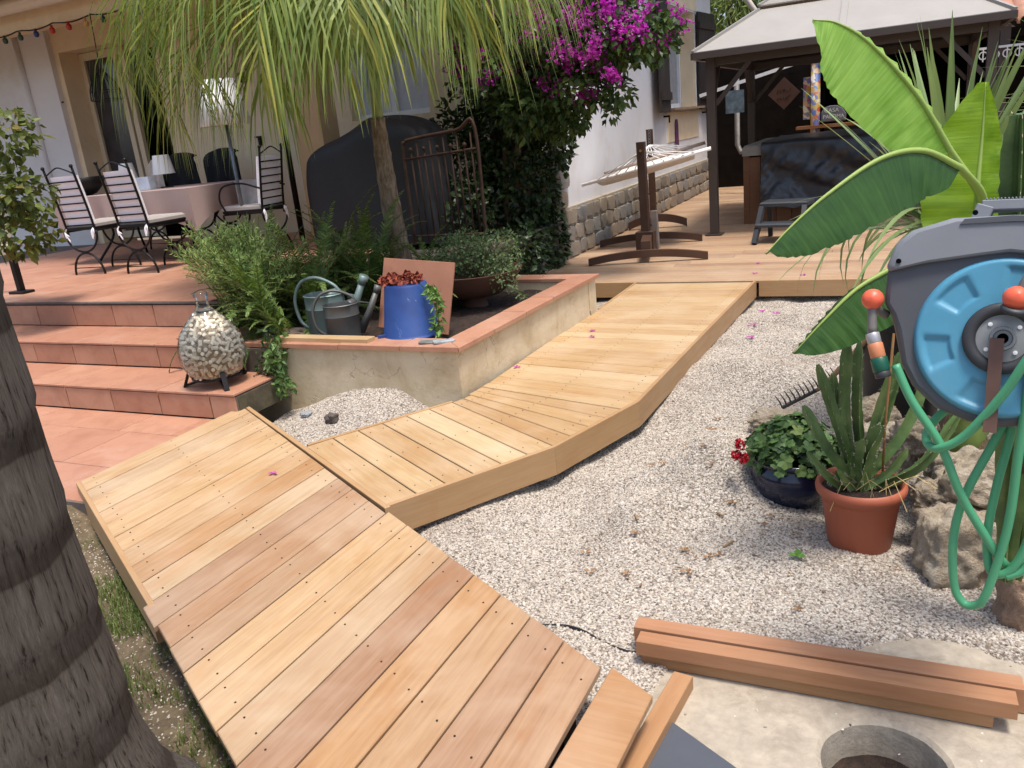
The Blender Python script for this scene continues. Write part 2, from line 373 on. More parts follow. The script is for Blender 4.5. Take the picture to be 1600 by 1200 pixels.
# first boardwalk: boards run along Y, skew-cut ends
bw = MB()
bw.bar((-3.5, 2.55, -.03), (-.6, .93, -.03), .045, .13); bw.bar((-3.45, 3.28, -.03), (-.75, 1.65, -.03), .045, .13); bw.bar((-3.5, 2.92, -.03), (-.65, 1.3, -.03), .045, .13)
bw = bw.build('boardwalk', JOIST); tag(bw, kind='structure')
xs = [-3.68+.149*k for k in range(21)]; pts = []
def shx(x, y): return x+.02*(y-2.3)
for k in range(20):
    a, b = xs[k]+GAP, xs[k+1]-GAP
    ins = .022 if xs[k] < -2.35 else (-.012 if xs[k] < -2.2 else U(-.004, .004))
    insr = .022 if xs[k] < -1.95 else U(-.004, .004)
    P = [(a, left_y(a)+ins), (b, left_y(b)+ins), (b, right_y(b)-insr), (a, right_y(a)-insr)]
    P = [(shx(*p), p[1]) for p in P]
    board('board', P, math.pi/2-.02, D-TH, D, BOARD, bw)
    for f in (.08, .5, .92):
        for q in (.22, .78):
            x = lerp(a, b, q); y = lerp(left_y(x), right_y(x), f); pts.append((shx(x, y)+U(-.004, .004), y+U(-.006, .006)))
screws(pts, bw)
fascia((-3.69, left_y(-3.69)), (-2.33, left_y(-2.33)), -.09, D+.002, -.022, FASC, bw)
fascia((-3.66, right_y(-3.66)), (-1.915, right_y(-1.915)), -.09, D+.003, -.026, FASC, bw)
# second boardwalk: boards fan round the planter corner and then run along X
Lp = [(-2.775,3.093),(-2.70,3.23),(-2.625,3.355),(-2.55,3.48),(-2.475,3.61),(-2.40,3.735),(-2.32,3.865),(-2.29,3.94),(-2.272,4.005),(-2.265,4.075),(-2.258,4.15),(-2.25,4.23)]
Rp = [(-1.915,2.57),(-1.84,2.70),(-1.765,2.825),(-1.69,2.95),(-1.61,3.08),(-1.53,3.205),(-1.45,3.33),(-1.41,3.47),(-1.365,3.61),(-1.322,3.75),(-1.278,3.89),(-1.235,4.02)]
ly, ry = 4.23, 4.02
while ly < 7.2:
    st = .1385 if ly-ry > .014 else .1495
    ly += st; ry = min(ry+.1525, ly) if st < .14 else ly
    if ly > 7.22: ly = ry = 7.275
    Lp.append((lerp(-2.25, -2.21, (ly-4.23)/3.05), ly)); Rp.append((lerp(-1.235, -1.11, (ry-4.02)/3.26), ry))
bw2 = MB(); bw2.bar((-2.0, 3.0, -.035), (-1.72, 3.9, -.035), .045, .12); bw2.bar((-1.72, 3.9, -.035), (-1.68, 7.2, -.035), .045, .12)
bw2.bar((-2.45, 3.25, -.04), (-2.18, 3.9, -.04), .04, .12); bw2.bar((-2.16, 3.95, -.04), (-2.12, 7.2, -.04), .04, .12); bw2.bar((-1.62, 3.2, -.04), (-1.34, 4.0, -.04), .04, .12); bw2.bar((-1.32, 4.05, -.04), (-1.2, 7.2, -.04), .04, .12)
bw2 = bw2.build('boardwalk', JOIST); tag(bw2, kind='structure'); pts = []
for k in range(len(Lp)-1):
    l0, l1, r0, r1 = [Vector(q) for q in (Lp[k], Lp[k+1], Rp[k], Rp[k+1])]
    dl = (l1-l0).normalized()*GAP; dr = (r1-r0).normalized()*GAP
    e0 = (r0-l0).normalized()*.023; e1 = (r1-l1).normalized()*.023
    lo = .0 if 4.0 < l0.y < 6.0 else 1.0
    P = [l0+dl+e0*lo, r0+dr-e0, r1-dr-e1, l1-dl+e1*lo]
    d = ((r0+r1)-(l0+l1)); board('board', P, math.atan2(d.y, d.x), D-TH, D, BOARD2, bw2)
    for f in (.10, .5, .9):
        for q in (.24, .76):
            x = lerp(lerp(l0, l1, q), lerp(r0, r1, q), f); pts.append((x.x+U(-.005, .005), x.y+U(-.004, .004)))
screws(pts, bw2)
for a, b in (((-1.915,2.565),(-1.45,3.32)), ((-1.45,3.322),(-1.235,4.015)), ((-1.235,4.017),(-1.18,5.55)), ((-1.18,5.552),(-1.11,7.275))):
    fascia(a, b, -.083, D+.003, -.023, FASC, bw2)
fascia((-2.775,3.112), (-2.318,3.872), -.083, D+.003, .022, FASC, bw2); fascia((-2.212,6.2), (-2.21,7.275), -.083, D+.003, .022, FASC, bw2)
for a, b in (((-1.94,2.60),(-1.48,3.34)), ((-1.47,3.32),(-1.26,4.02)), ((-1.26,4.02),(-1.13,7.27))):
    pass
# big deck at the back
dk = MB()
for k in range(9): dk.bar((-3.3+.75*k, 7.34, -.04), (-3.3+.75*k, 16.9, -.04), .045, .11)
dk = dk.build('deck', JOIST); tag(dk, kind='structure'); pts = []
k = 0; y = 7.29
while y < 16.9:
    j = [-3.4, U(-2.6, 1.4), 2.7]
    for a, b in ((j[0], j[1]), (j[1]+.003, j[2])):
        board('board', [(a, y), (b, y), (b, y+.1465), (a, y+.1465)], 0, D-TH, D, BOARD3, dk)
    y += .1495
fascia((-3.0, 7.286), (-2.235, 7.286), -.08, D+.002, .022, FASC, dk); fascia((-1.088, 7.286), (.75, 7.286), -.08, D+.002, .022, FASC, dk); fascia((.752, 7.286), (2.7, 7.286), -.08, D+.002, .022, FASC, dk)
for x, y in ((-2.0, 7.6), (-1.6, 7.6), (-1.0, 7.6), (-.4, 7.6)): pass
# ------------------------------------------------------------------ tiled floor, steps, terrace
def tile(x0, x1, y0, y1, z, parent, th=.014, gap=.006):
    c = ((x0+x1)/2, (y0+y1)/2); a, b = (x1-x0)/2-gap/2, (y1-y0)/2-gap/2
    return MB().prism([(-a, -b), (a, -b), (a, b), (-a, b)], -th, 0, .003).build('tile', TERRA, parent, (c[0], c[1], z+U(-.0008, .0008)))
def rtile(x0, x1, z0, z1, y, parent, th=.012, gap=.009):
    """tile on a riser facing -Y"""
    a, b = (x1-x0)/2-gap/2, (z1-z0)/2-gap/2
    return MB().prism([(-a, -b), (a, -b), (a, b), (-a, b)], -th, 0, .003).build('tile', TERRA, parent, ((x0+x1)/2, y, (z0+z1)/2), (R(90), 0, 0))
pv = MB().box((-6.4, 2.93, -.07), (5.7, 1.16, .13)).build('pavement', GROUT); tag(pv, kind='structure')
ye = [2.36, 2.73, 3.2, 3.49]
for j in range(3):
    off = (0, .22, 0)[j]
    for i in range(9):
        x1 = -3.56-.44*i-off+(.12 if j != 1 else 0); x0 = x1-.44
        if x1 > -3.57: x1 = -3.57
        if x1-x0 > .05: tile(x0, x1, ye[j], ye[j+1], .0, pv)
Z1, Z2, Z3 = .173, .346, .545
st = MB(); st.box((-5.55, 4.0, Z1/2-.01), (3.9, 1.0, Z1-.024)); st.box((-5.6, 4.23, Z2/2-.01), (3.8, .56, Z2-.024))
st.box((-3.6-.0, 3.72, Z1/2-.012), (.012, .42, Z1-.028), mi=1)
st = st.build('steps', [GROUT, mat('mossy_render', lin(92,84,66), .95, var=.4, scale=8, bump=.4, dirt=lin(60,64,44))]); tag(st, kind='structure')
def row(x_first, x_last, y0, y1, z, step, parent):
    x = x_first
    while x > x_last: tile(x-step, x, y0, y1, z, parent); x -= step
row(-3.81, -7.3, 3.478, 3.925, Z1, .44, st); tile(-3.81, -3.595, 3.478, 3.925, Z1, st)
row(-4.25, -7.3, 3.918, 4.40, Z2, .44, st); tile(-4.25, -3.9, 3.918, 4.40, Z2, st)
for k in range(8):
    rtile(-3.81-.44*(k+1), -3.81-.44*k, .002, Z1-.016, 3.5-.012, st)
    rtile(-4.25-.44*(k+1), -4.25-.44*k, Z1+.001, Z2-.016, 3.94-.012, st)
rtile(-3.81, -3.6, .002, Z1-.016, 3.5-.012, st); rtile(-4.25, -3.9, Z1+.001, Z2-.016, 3.94-.012, st)
tr = MB(); tr.box((-8.3, 6.5, Z3/2-.02), (7.4, 4.18, Z3-.026)); tr.box((-4.0, 7.4, Z3/2-.02), (1.2, 2.4, Z3-.026))
tr.box((-7.2, 4.405, Z3-.0105), (5.4, .03, .013), mi=1)
tr = tr.build('terrace', [GROUT, NOSE]); tag(tr, kind='structure')
for k in range(10): rtile(-4.73-.455*(k+1), -4.73-.455*k, Z2+.001, Z3-.022, 4.41-.014, tr)
y = 4.425; r_ = 0
while y < 8.3:
    for i in range(13):
        x1 = -4.6-.455*i; tile(x1-.455, x1, y, y+.455, Z3, tr, gap=.004)
    y += .455
# ------------------------------------------------------------------ masonry planter
pl = empty('planter', (-2.9, 5.0, 0), 0, 'raised cream rendered planter with terracotta coping and cracked walls', 'planter')
def child(o, p): o.parent = p; o.matrix_parent_inverse = Matrix.Translation(-p.location) if not any(p.rotation_euler) else p.matrix_basis.inverted(); return o
WT = .36; Q = [(-4.0,3.99),(-2.30,3.975),(-2.19,6.12),(-3.05,6.14)]; th = .15
def wallseg(a, b, inner):
    a = Vector(a); b = Vector(b); d = (b-a).normalized(); nrm = Vector((-d.y, d.x)); m = MB(); n = 14
    for i in range(n+1):
        p = lerp(a, b, i/n)
        for zz in (-.2, -.02, .15, WT-.03):
            w = noise.noise(Vector((p.x*3, p.y*3, zz*4)))*.006; q = p-nrm*w; m.v.append((q.x, q.y, zz))
        q = p+nrm*th; m.v.append((q.x, q.y, WT-.03)); m.v.append((q.x, q.y, .1))
    for i in range(n):
        for k in range(5):
            s0 = i*6+k; m.f.append((s0, s0+6, s0+7, s0+1)); m.mi.append(0)
    m.add([m.v[0], m.v[1], m.v[2], m.v[3], m.v[4], m.v[5]], [(0, 1, 2, 3, 4, 5)]); e = n*6
    m.add([m.v[e+5-k] for k in range(6)], [(0, 1, 2, 3, 4, 5)])
    return child(m.build('wall', PLASTER, None, smooth=False), pl)
wallseg(Q[0], Q[1], 1); wallseg((Q[1][0], Q[1][1]), Q[2], 1); wallseg(Q[2], Q[3], 1)
def cop(a, b, n, m0=0, m1=0, wid=.185, cuts=None):
    a = Vector(a); b = Vector(b); d = (b-a).normalized(); nrm = Vector((-d.y, d.x)); L = (b-a).length
    cuts = cuts or [i/n for i in range(n+1)]
    for i in range(len(cuts)-1):
        p = lerp(a, b, cuts[i])+d*.003; q = lerp(a, b, cuts[i+1])-d*.003
        pi = p+nrm*wid; qi = q+nrm*wid
        if i == 0: pi += d*m0*wid
        if i == len(cuts)-2: qi -= d*m1*wid
        P = [p, q, qi, pi]; c = sum(P, Vector((0, 0)))/4
        o = MB().prism([(v.x-c.x, v.y-c.y) for v in P], -.03, 0, .004).build('coping_tile', TERRA, None, (c.x, c.y, WT+.0015*i+U(0, .003)), (U(-.004, .004), U(-.004, .004), 0)); child(o, pl)
cop((-4.0,3.962),(-2.272,3.945), 4, 0, .95, cuts=[0,.24,.5,.765,1]); cop((-2.272,3.945),(-2.16,6.15), 5, .95, .95); cop((-2.16,6.15),(-3.05,6.17), 2, .95, 0)
so = MB(); n_ = 40
for j in range(n_+1):
    for i in range(n_+1):
        x = lerp(-4.62, -2.3, i/n_); y = lerp(4.05, 6.1, j/n_); so.v.append((x, y, .27+.04*noise.noise(Vector((x*3, y*3, 4)))+.015*noise.noise(Vector((x*14, y*14, 4)))+.05*max(0, -3-x)))
for j in range(n_):
    for i in range(n_):
        a = j*(n_+1)+i; so.f.append((a, a+1, a+n_+2, a+n_+1)); so.mi.append(0)
child(so.build('soil', SOIL, None, smooth=True), pl)
# ------------------------------------------------------------------ house with the covered terrace
CREAM = mat('cream_render', lin(234,214,180,.9), .9, var=.07, scale=2.5, bump=.25, bscale=45, dist=.004, dirt=lin(220,194,156,.88))
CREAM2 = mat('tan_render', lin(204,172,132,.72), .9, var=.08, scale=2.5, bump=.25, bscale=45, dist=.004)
WHITE = mat('white_render', lin(238,236,236,.8), .88, var=.04, scale=1.8, bump=.2, bscale=50, dist=.003, dirt=lin(222,214,204,.8))
FRAMEC = mat('cream_frame', lin(224,208,178,.8), .5, var=.05)
BLACKM = mat('black_metal', lin(38,36,36), .45, .6, var=.2, bump=.05)
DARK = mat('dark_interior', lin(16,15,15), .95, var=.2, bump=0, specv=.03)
WHITEP = mat('white_plastic', lin(240,240,240,.85), .35, var=.03, bump=0)
GLASS = N('window_glass'); GLASS.b.inputs['Base Color'].default_value = (.03, .03, .035, 1); GLASS.b.inputs['Roughness'].default_value = .06; spec(GLASS, .6)
_nn = GLASS.noise(GLASS.coord(), 2, 3); GLASS.setc(GLASS.ramp(_nn, [(.3, (.02,.02,.022,1)), (.7, (.06,.06,.07,1))])); GLASS = GLASS.m
HX0, HX1, HY = -13.0, -3.42, 8.62
hs = empty('house', (-8, HY, .5), 0, 'cream rendered house wall with a sliding glass door behind the covered terrace', 'house')
def H(mb, name, m, **k): return child(mb.build(name, m, None, **k), hs)
w = MB(); yc = HY+.3
for x0, x1, z0, z1 in ((-10.95,-10.85,.4,3.7), (-9.05,-6.05,.4,3.7), (-10.85,-9.05,3.2,3.7), (-6.05,-4.95,.4,1.82), (-6.05,-4.95,2.95,3.7), (-4.95,-3.60,.4,3.7)):
    w.box(((x0+x1)/2, yc, (z0+z1)/2), (x1-x0, .6, z1-z0))
H(w, 'wall', CREAM)
H(MB().box((-11.9, HY+.22, 2.0), (1.9, .6, 3.6)), 'side_wall', WHITE)
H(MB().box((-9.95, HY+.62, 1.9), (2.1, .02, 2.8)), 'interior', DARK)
dr = MB()
for x in (-10.80, -10.12, -9.98): dr.box((x, HY+.34, 1.87), (.09, .06, 2.64))
dr.box((-10.42, HY+.34, 3.14), (.84, .062, .1)); dr.box((-10.42, HY+.34, .6), (.84, .062, .1)); dr.box((-9.5, HY+.4, 3.155), (1.0, .05, .07))
dr = H(dr, 'door', FRAMEC)
o = MB().box((-10.46, HY+.35, 1.87), (.62, .012, 2.46)).build('glass', GLASS); o.parent = dr
for x, z in ((-10.98, 2.5), (-10.98, 1.35), (-8.98, 1.5), (-7.5, 1.72), (-7.6, 2.5)):
    H(MB().box((x, HY-.02, z), (.03, .05, .12)).box((x, HY-.05, z+.05), (.10, .02, .02)), 'shutter_hinge', BLACKM)
wf = MB()
for x in (-6.02, -5.5, -4.98): wf.box((x, HY+.15, 2.385), (.07, .06, 1.13))
wf.box((-5.5, HY+.151, 2.92), (1.05, .06, .06)); wf.box((-5.5, HY+.151, 1.85), (1.05, .06, .06)); wf = H(wf, 'window', WHITEP)
o = MB().box((-5.5, HY+.17, 2.385), (1.0, .01, 1.06)).build('curtain', mat('net_curtain', lin(214,218,226,.8), .8, var=.1)); o.parent = wf
# porch: beam, pillar, ceiling
H(MB().box((-8.3, 7.45, 3.42), (9.6, .22, .30)), 'porch_beam', CREAM)
H(MB().box((-8.3, 7.55, 3.64), (9.8, 2.5, .08)), 'lengthened_porch_ceiling', CREAM2)  # lengthened forward out of view so that the facade falls into shade
H(MB().tube([(-12.6, 7.12, 3.5), (-3.7, 7.12, 3.5)], .085, 14), 'awning_roller', mat('awning_cloth', lin(232,222,204,.8), .8, var=.05), smooth=True)
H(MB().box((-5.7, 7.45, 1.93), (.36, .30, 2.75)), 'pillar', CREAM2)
H(MB().tube([(-6.0, 7.28, 3.3), (-6.0, 7.28, .6)], .032, 8), 'downpipe', BLACKM, smooth=True)
H(MB().tube([(-11.55, HY-.09, 3.7), (-11.55, HY-.09, .6)], .045, 10), 'drainpipe', WHITE, smooth=True)
# ------------------------------------------------------------------ white wing with stone plinth
wg = empty('house_wing', (-3.42, 12.5, 0), 0, 'white rendered house wing with a stone plinth and dark wooden shutters', 'house')
def G(mb, name, m, **k): return child(mb.build(name, m, None, **k), wg)
WX = -3.44; w = MB()
for y0, y1, z0, z1 in ((8.68,13.6,0,5.2), (15.75,17.2,0,5.2), (13.6,15.75,0,1.58), (13.6,15.75,3.2,5.2)):
    w.box((WX-.3, (y0+y1)/2, (z0+z1)/2), (.6, y1-y0, z1-z0))
w.box((WX-.62, 12.9, 2.6), (.04, 8.4, 5.1)); w.box((WX-.35, 8.86, 2.6), (.68, .34, 5.19))
G(w, 'wall', WHITE)
b = MB().box((WX+.004, 14.68, 1.32), (.012, 2.3, .46)).box((WX+.004, 14.72, 3.7), (.012, 2.4, .95)).box((WX-.14, 15.742, 2.4), (.27, .012, 1.6))
G(b, 'window_surround', CREAM)
G(MB().box((WX+.04, 14.68, 1.60), (.2, 2.3, .035)), 'window_sill', mat('stone_sill', lin(150,124,98), .85))
wf = MB()
for y in (13.66, 14.68, 15.69): wf.box((WX-.3, y, 2.4), (.06, .08, 1.58))
wf.box((WX-.3, 14.68, 3.15), (.06, 2.0, .08)); wf.box((WX-.3, 14.68, 1.66), (.06, 2.0, .08)); wf = G(wf, 'window', WHITEP)
o = MB().box((WX-.32, 14.68, 2.4), (.01, 2.05, 1.5)).build('glass', mat('curtained_glass', lin(150,156,162), .2, var=.15, bump=0)); o.parent = wf
SHUT = woodmat('shutter_wood', [lin(62,52,48,.6), lin(68,57,52,.6)], .6, .7, .02)
for y0, ang in ((13.58, R(97)), (15.78, R(-83))):
    sh = empty('shutter'); sh.location = (WX+.03, y0, 1.55); sh.rotation_euler = (0, 0, 0)
    child(sh, wg); sgn = -1 if y0 < 14 else 1
    for k in range(5): o = MB().box((.02, sgn*(.1+.19*k), .84), (.035, .185, 1.66)).build('plank', SHUT); o.parent = sh
    for zz in (.25, 1.45): o = MB().box((.052, sgn*.48, zz), (.03, .96, .12)).build('batten', SHUT); o.parent = sh
    sh.rotation_euler = (0, 0, R(-6)*sgn)
STONE = N('wall_stone'); _p = STONE.coord(); _r = STONE.rnd()
_c = STONE.ramp(_r, [(0, lin(142,130,116,.85)), (.25, lin(172,160,144,.85)), (.5, lin(136,136,136,.85)), (.75, lin(182,162,136,.85)), (1, lin(118,114,108,.85))])
_n = STONE.noise(_p, 14, 6, .7, .4); STONE.setc(STONE.mix(STONE.ramp(_n, [(.4, (0,0,0,1)), (.7, (.6,.6,.6,1))]), _c, lin(84,76,68,.8))); STONE.b.inputs['Roughness'].default_value = .9; STONE.bump(_n, .8, .015); STONE = STONE.m
def stone_mesh(w_, d_, h_, seed):
    rr = random.Random(seed); bm = bmesh.new(); bmesh.ops.create_cube(bm, size=1)
    bmesh.ops.subdivide_edges(bm, edges=bm.edges[:], cuts=2, use_grid_fill=True)
    for v in bm.verts:
        q = v.co.copy(); l = q.length; v.co = q*(1-.16*max(0, l-.62)/.25)+Vector((rr.uniform(-.035, .035), rr.uniform(-.035, .035), rr.uniform(-.035, .035)))
        v.co.x *= w_; v.co.y *= d_; v.co.z *= h_
    me = bpy.data.meshes.new('stone'); bm.to_mesh(me); bm.free(); me.materials.append(STONE); return me
SM = [stone_mesh(1, 1, 1, k) for k in range(7)]
G(MB().box((WX+.015, 12.9, .33), (.06, 8.45, .60)), 'mortar', mat('mortar', lin(176,162,142,.8), .95, var=.12, scale=12, bump=.5))
for rI in range(3):
    y = 8.66; z = .06+.095+.185*rI
    while y < 17.0:
        L = U(.14, .36) if y < 13 else U(.25, .5)
        o = inst(random.choice(SM), 'stone', None, (WX+.048+U(-.006, .006), y+L/2, z+U(-.008, .008)), (U(-.05, .05), U(-.03, .03), U(-.03, .03)), (.05, L-.03, .165+U(-.02, .005))); child(o, wg); y += L
z = .62; k = 0
while z < 2.0:
    hh = U(.2, .32); L = (.20, .3)[k % 2]
    o = inst(random.choice(SM), 'corner_stone', None, (WX-.02, 8.66+L/2-.05, z+hh/2), (0, 0, 0), (.12, L, hh-.025)); child(o, wg); z += hh; k += 1
G(MB().tube([(WX+.35, 15.6, 3.95), (WX+.36, 17.6, 3.9)], .07, 12).tube([(WX+.36, 17.5, 3.92), (WX+.75, 17.6, 3.3), (WX+1.0, 17.7, 2.95)], .055, 10), 'gutter', mat('gutter_paint', lin(206,196,182,.8), .5, var=.06), smooth=True)
G(MB().box((WX+.15, 12.9, 4.15), (.9, 8.9, .12)), 'eave', SHUT)
for y in (13.35, 16.2): G(MB().box((WX+.05, y, 1.5), (.10, .025, .03)).box((WX+.09, y, 1.45), (.02, .025, .10)), 'shutter_stay', BLACKM)
pa = MB(); P = []
for k in range(14):
    a = math.pi*k/13; P.append((math.cos(a)*.075, .12+math.sin(a)*.12))
P = [(.085, -.19), ] + P + [(-.085, -.19)]
pa.prism(P, -.02, 0, .003)
ART = N('painted_panel'); _n = ART.noise(ART.mapping(ART.coord(), (9, 4, 4)), 3, 4, .6, 1.5)
ART.setc(ART.ramp(_n, [(.3, lin(40,48,96)), (.45, lin(70,60,110)), (.55, lin(150,60,60)), (.65, lin(60,70,130)), (.8, lin(170,120,110))])); ART = ART.m
o = pa.build('wall_ornament', ART, None, (WX+.04, 14.06, 1.2), (R(90), 0, R(90))); tag(o, 'narrow arched panel painted blue and purple hung on the white wing wall', 'ornament')
# ------------------------------------------------------------------ gazebo
TAUPE = mat('taupe_metal', lin(86,76,70,.75), .45, .3, var=.06, scale=3, bump=.05)
ROOF = mat('beige_roof_metal', lin(170,165,158,.78), .5, .1, var=.05, scale=4, bump=.1, bscale=80)
ROOFD = mat('dusty_roof_metal', lin(156,150,142,.78), .8, .0, var=.18, scale=40, bump=.4, bscale=140, dist=.004)
gb = empty('gazebo', (-.62, 11.58, .06), 0, 'hardtop gazebo with dark taupe posts and a beige metal hip roof', 'gazebo')
def Z(mb, name, m, **k): return child(mb.build(name, m, None, **k), gb)
gx0, gx1, gy0, gy1, ez = -2.19, .95, 9.9, 13.3, 2.15
for x in (-2.04, .8):
    for y in (10.16, 13.05):
        o = Z(MB().box((x, y, 1.08), (.098, .098, 2.04)), 'post', TAUPE)
        Z(MB().box((x, y, .072), (.2, .2, .012)), 'base_plate', TAUPE)
for x, s_ in ((-2.04, 1), (.8, -1)):
    for y in (10.16, 13.05):
        Z(MB().bar((x+s_*.05, y, 1.58), (x+s_*.45, y, 2.03), .03, .05), 'brace', TAUPE)
        t_ = 1 if y < 11 else -1
        Z(MB().bar((x, y+t_*.05, 1.58), (x, y+t_*.45, 2.03), .03, .05, upv=(1, 0, 0)), 'brace', TAUPE)
fr = MB()
for a, b in (((gx0,gy0),(gx1,gy0)), ((gx1,gy0),(gx1,gy1)), ((gx1,gy1),(gx0,gy1)), ((gx0,gy1),(gx0,gy0))): fr.bar((*a, ez-.03), (*b, ez-.03), .05, .07)
for y in (10.16, 13.05): fr.bar((-2.0, y, ez-.09), (.8, y, ez-.09), .06, .10)
for x in (-2.04, .8): fr.bar((x, 10.2, ez-.09), (x, 13.0, ez-.09), .06, .10)
Z(fr, 'eave_frame', TAUPE)
ap = V((gx0+gx1)/2, (gy0+gy1)/2, ez+1.02); C4 = [V(gx0, gy0, ez), V(gx1, gy0, ez), V(gx1, gy1, ez), V(gx0, gy1, ez)]
lt = .40
for i in range(4):
    a, b = C4[i], C4[(i+1) % 4]; a2, b2 = lerp(a, ap, lt), lerp(b, ap, lt)
    for k in range(2):
        p, q = lerp(a, b, k/2), lerp(a, b, (k+1)/2); p2, q2 = lerp(a2, b2, k/2), lerp(a2, b2, (k+1)/2)
        m = MB(); up_ = V(0, 0, .014); m.add([p, q, q2, p2, p+up_, q+up_, q2+up_, p2+up_], [(3,2,1,0), (4,5,6,7), (0,1,5,4), (1,2,6,5), (2,3,7,6), (3,0,4,7)]); Z(m, 'roof_panel', ROOF)
    m = MB(); u_ = V(0, 0, .06); d_ = V(0, 0, .045); m.add([a2+u_, b2+u_, ap+u_, a2+d_, b2+d_, ap+d_], [(0,1,2), (3,5,4), (0,3,4,1), (1,4,5,2), (2,5,3,0)]); Z(m, 'roof_cap_panel', ROOFD)
for i in range(4):
    Z(MB().bar(C4[i]+V(0,0,.02), lerp(C4[i], ap, lt)+V(0,0,.02), .05, .03), 'hip_rib', ROOF); Z(MB().bar(lerp(C4[i], ap, lt)+V(0,0,.065), ap+V(0,0,.065), .04, .02), 'hip_rib', ROOF)
    a, b = C4[i], C4[(i+1) % 4]; mm = lerp(a, b, .5); Z(MB().bar(mm+V(0,0,.02), lerp(mm, ap, lt)+V(0,0,.02), .07, .025), 'seam_rib', ROOF)
# ------------------------------------------------------------------ hot tub under a black sheet
ht = empty('hot_tub', (-.7, 12.0, .06), 0, 'square hot tub with brown wooden cabinet and grey lid', 'hot tub')
def T_(mb, name, m, **k): return child(mb.build(name, m, None, **k), ht)
TUBW = woodmat('tub_wood', [lin(128,86,54,.6), lin(120,80,52,.6), lin(136,92,58,.6)], .5, .8, .03)
tx0, tx1, ty0, ty1 = -1.80, .45, 11.03, 13.0
T_(MB().box(((tx0+tx1)/2, (ty0+ty1)/2, .49), (tx1-tx0-.04, ty1-ty0-.04, .84)), 'core', DARK)
for k in range(12):
    x = tx0+.09+k*.188; o = T_(MB().box((x, ty0, .48), (.18, .03, .84)), 'panel_board', TUBW)
for k in range(10):
    y = ty0+.1+k*.19; o = T_(MB().box((tx0, y, .48), (.03, .182, .84)), 'panel_board', TUBW)
T_(MB().box((tx0+.005, ty0+.01, .5), (.07, .07, .88)), 'corner_post', TUBW)
T_(MB().prism([(tx0-.04,ty0-.04),(tx1,ty0-.04),(tx1,ty1),(tx0-.04,ty1)], .92, 1.05, .03), 'lid', mat('tub_lid', lin(146,144,136,.8), .6, var=.08))
TARP = N('black_tarp'); TARP.b.inputs['Roughness'].default_value = .4; spec(TARP, .6); _n = TARP.noise(TARP.coord(), 7, 6, .6, 1.2)
TARP.setc(TARP.ramp(_n, [(.3, lin(34,38,46)), (.7, lin(40,45,54))])); TARP.bump(_n, .25, .02); TARP = TARP.m
tp = MB(); nu, nv = 70, 44; x0_, x1_ = -1.60, .5
for j in range(nv+1):
    for i in range(nu+1):
        u, v = i/nu, j/nv; x = lerp(x0_, x1_, u); hem = .30+.18*noise.noise(Vector((x*2.2, 0, 9)))
        if v < .35:
            y = lerp(13.0, ty0-.06, v/.35); z = 1.075+.02*noise.noise(Vector((x*3, y*3, 2)))
        else:
            t = (v-.35)/.65; z = lerp(1.07, hem, t); fold = noise.noise(Vector((x*2.6+z*3.0, z*1.5, 1)))*.13+noise.noise(Vector((x*7-z*6, z*4, 5)))*.06+noise.noise(Vector((x*15, z*15, 8)))*.02
            y = ty0-.075-.02*t-max(-.02, fold)*min(1, t*3)
        tp.v.append((x, y, z))
for j in range(nv):
    for i in range(nu):
        a = j*(nu+1)+i; tp.f.append((a, a+1, a+nu+2, a+nu+1)); tp.mi.append(0)
o = tp.build('tarpaulin', TARP, None, smooth=True); tag(o, 'crumpled black plastic sheet draped over the hot tub', 'tarpaulin')
# plastic step in front of it
GREYP = mat('grey_plastic', lin(60,64,70,.7), .5, var=.06, bump=.05)
sp = empty('step_stool', (-1.13, 9.62, .06), R(-8), 'grey plastic step stool standing on the deck before the hot tub', 'stool')
MB().prism([(-.26,-.16),(.26,-.16),(.26,.16),(-.26,.16)], .38, .43, .015).build('tread', GREYP, sp); MB().prism([(-.26,-.34),(.26,-.34),(.26,-.12),(-.26,-.12)], .18, .22, .015).build('tread', GREYP, sp)
for sx in (-1, 1):
    for y0, y1, zt in ((-.16, -.40, .38), (.12, .24, .40)): MB().bar((sx*.23, y0, zt), (sx*.25, y1, .01), .05, .06).build('leg', GREYP, sp)
# ------------------------------------------------------------------ bar corner at the back
fn = empty('fence', (-.5, 16.6, 0), 0, 'tall stained slatted fence, darkened for shade, closing the back of the deck', 'fence')
FEN = mat('fence_wood', lin(38,33,30,.55), .95, var=.3, scale=6, bump=.2, specv=.03)  # stain darkened further: the shade back there is put into the colour
for k in range(12): child(MB().box((.3, 16.6, .12+.2*k), (7.6, .03, .2035)).build('slat', FEN), fn)
for x in (-3.2, -1.3, .6, 2.5): child(MB().box((x, 16.66, 1.2), (.09, .09, 2.5)).build('post', FEN), fn)
br = empty('bar_shelter', (-.5, 14.6, 0), 0, 'dark lean-to garden bar with a corrugated roof edge and painted column', 'bar')
def B_(mb, name, m, **k): return child(mb.build(name, m, None, **k), br)
B_(MB().bar((-3.0, 14.0, 1.76), (-1.28, 14.0, 2.13), .05, .05), 'roof_edge', WHITEP)
cg = MB()
for i in range(61):
    x = -1.35+i*.045; z = 2.14+.02*math.cos(i*1.3)+(x+1.35)*.03; cg.v += [(x, 13.9, z), (x, 16.0, z+.25)]
for i in range(60): cg.f.append((2*i, 2*i+2, 2*i+3, 2*i+1)); cg.mi.append(0)
o = B_(cg, 'corrugated_sheet', mat('corrugated_plastic', lin(206,204,196,.8), .6, var=.08), smooth=True); o.modifiers.new('thick', 'SOLIDIFY').thickness = .018
B_(MB().box((-.2, 14.02, 1.12), (2.6, .34, .045)), 'counter', woodmat('counter_wood', [lin(168,110,66,.7)], .5))
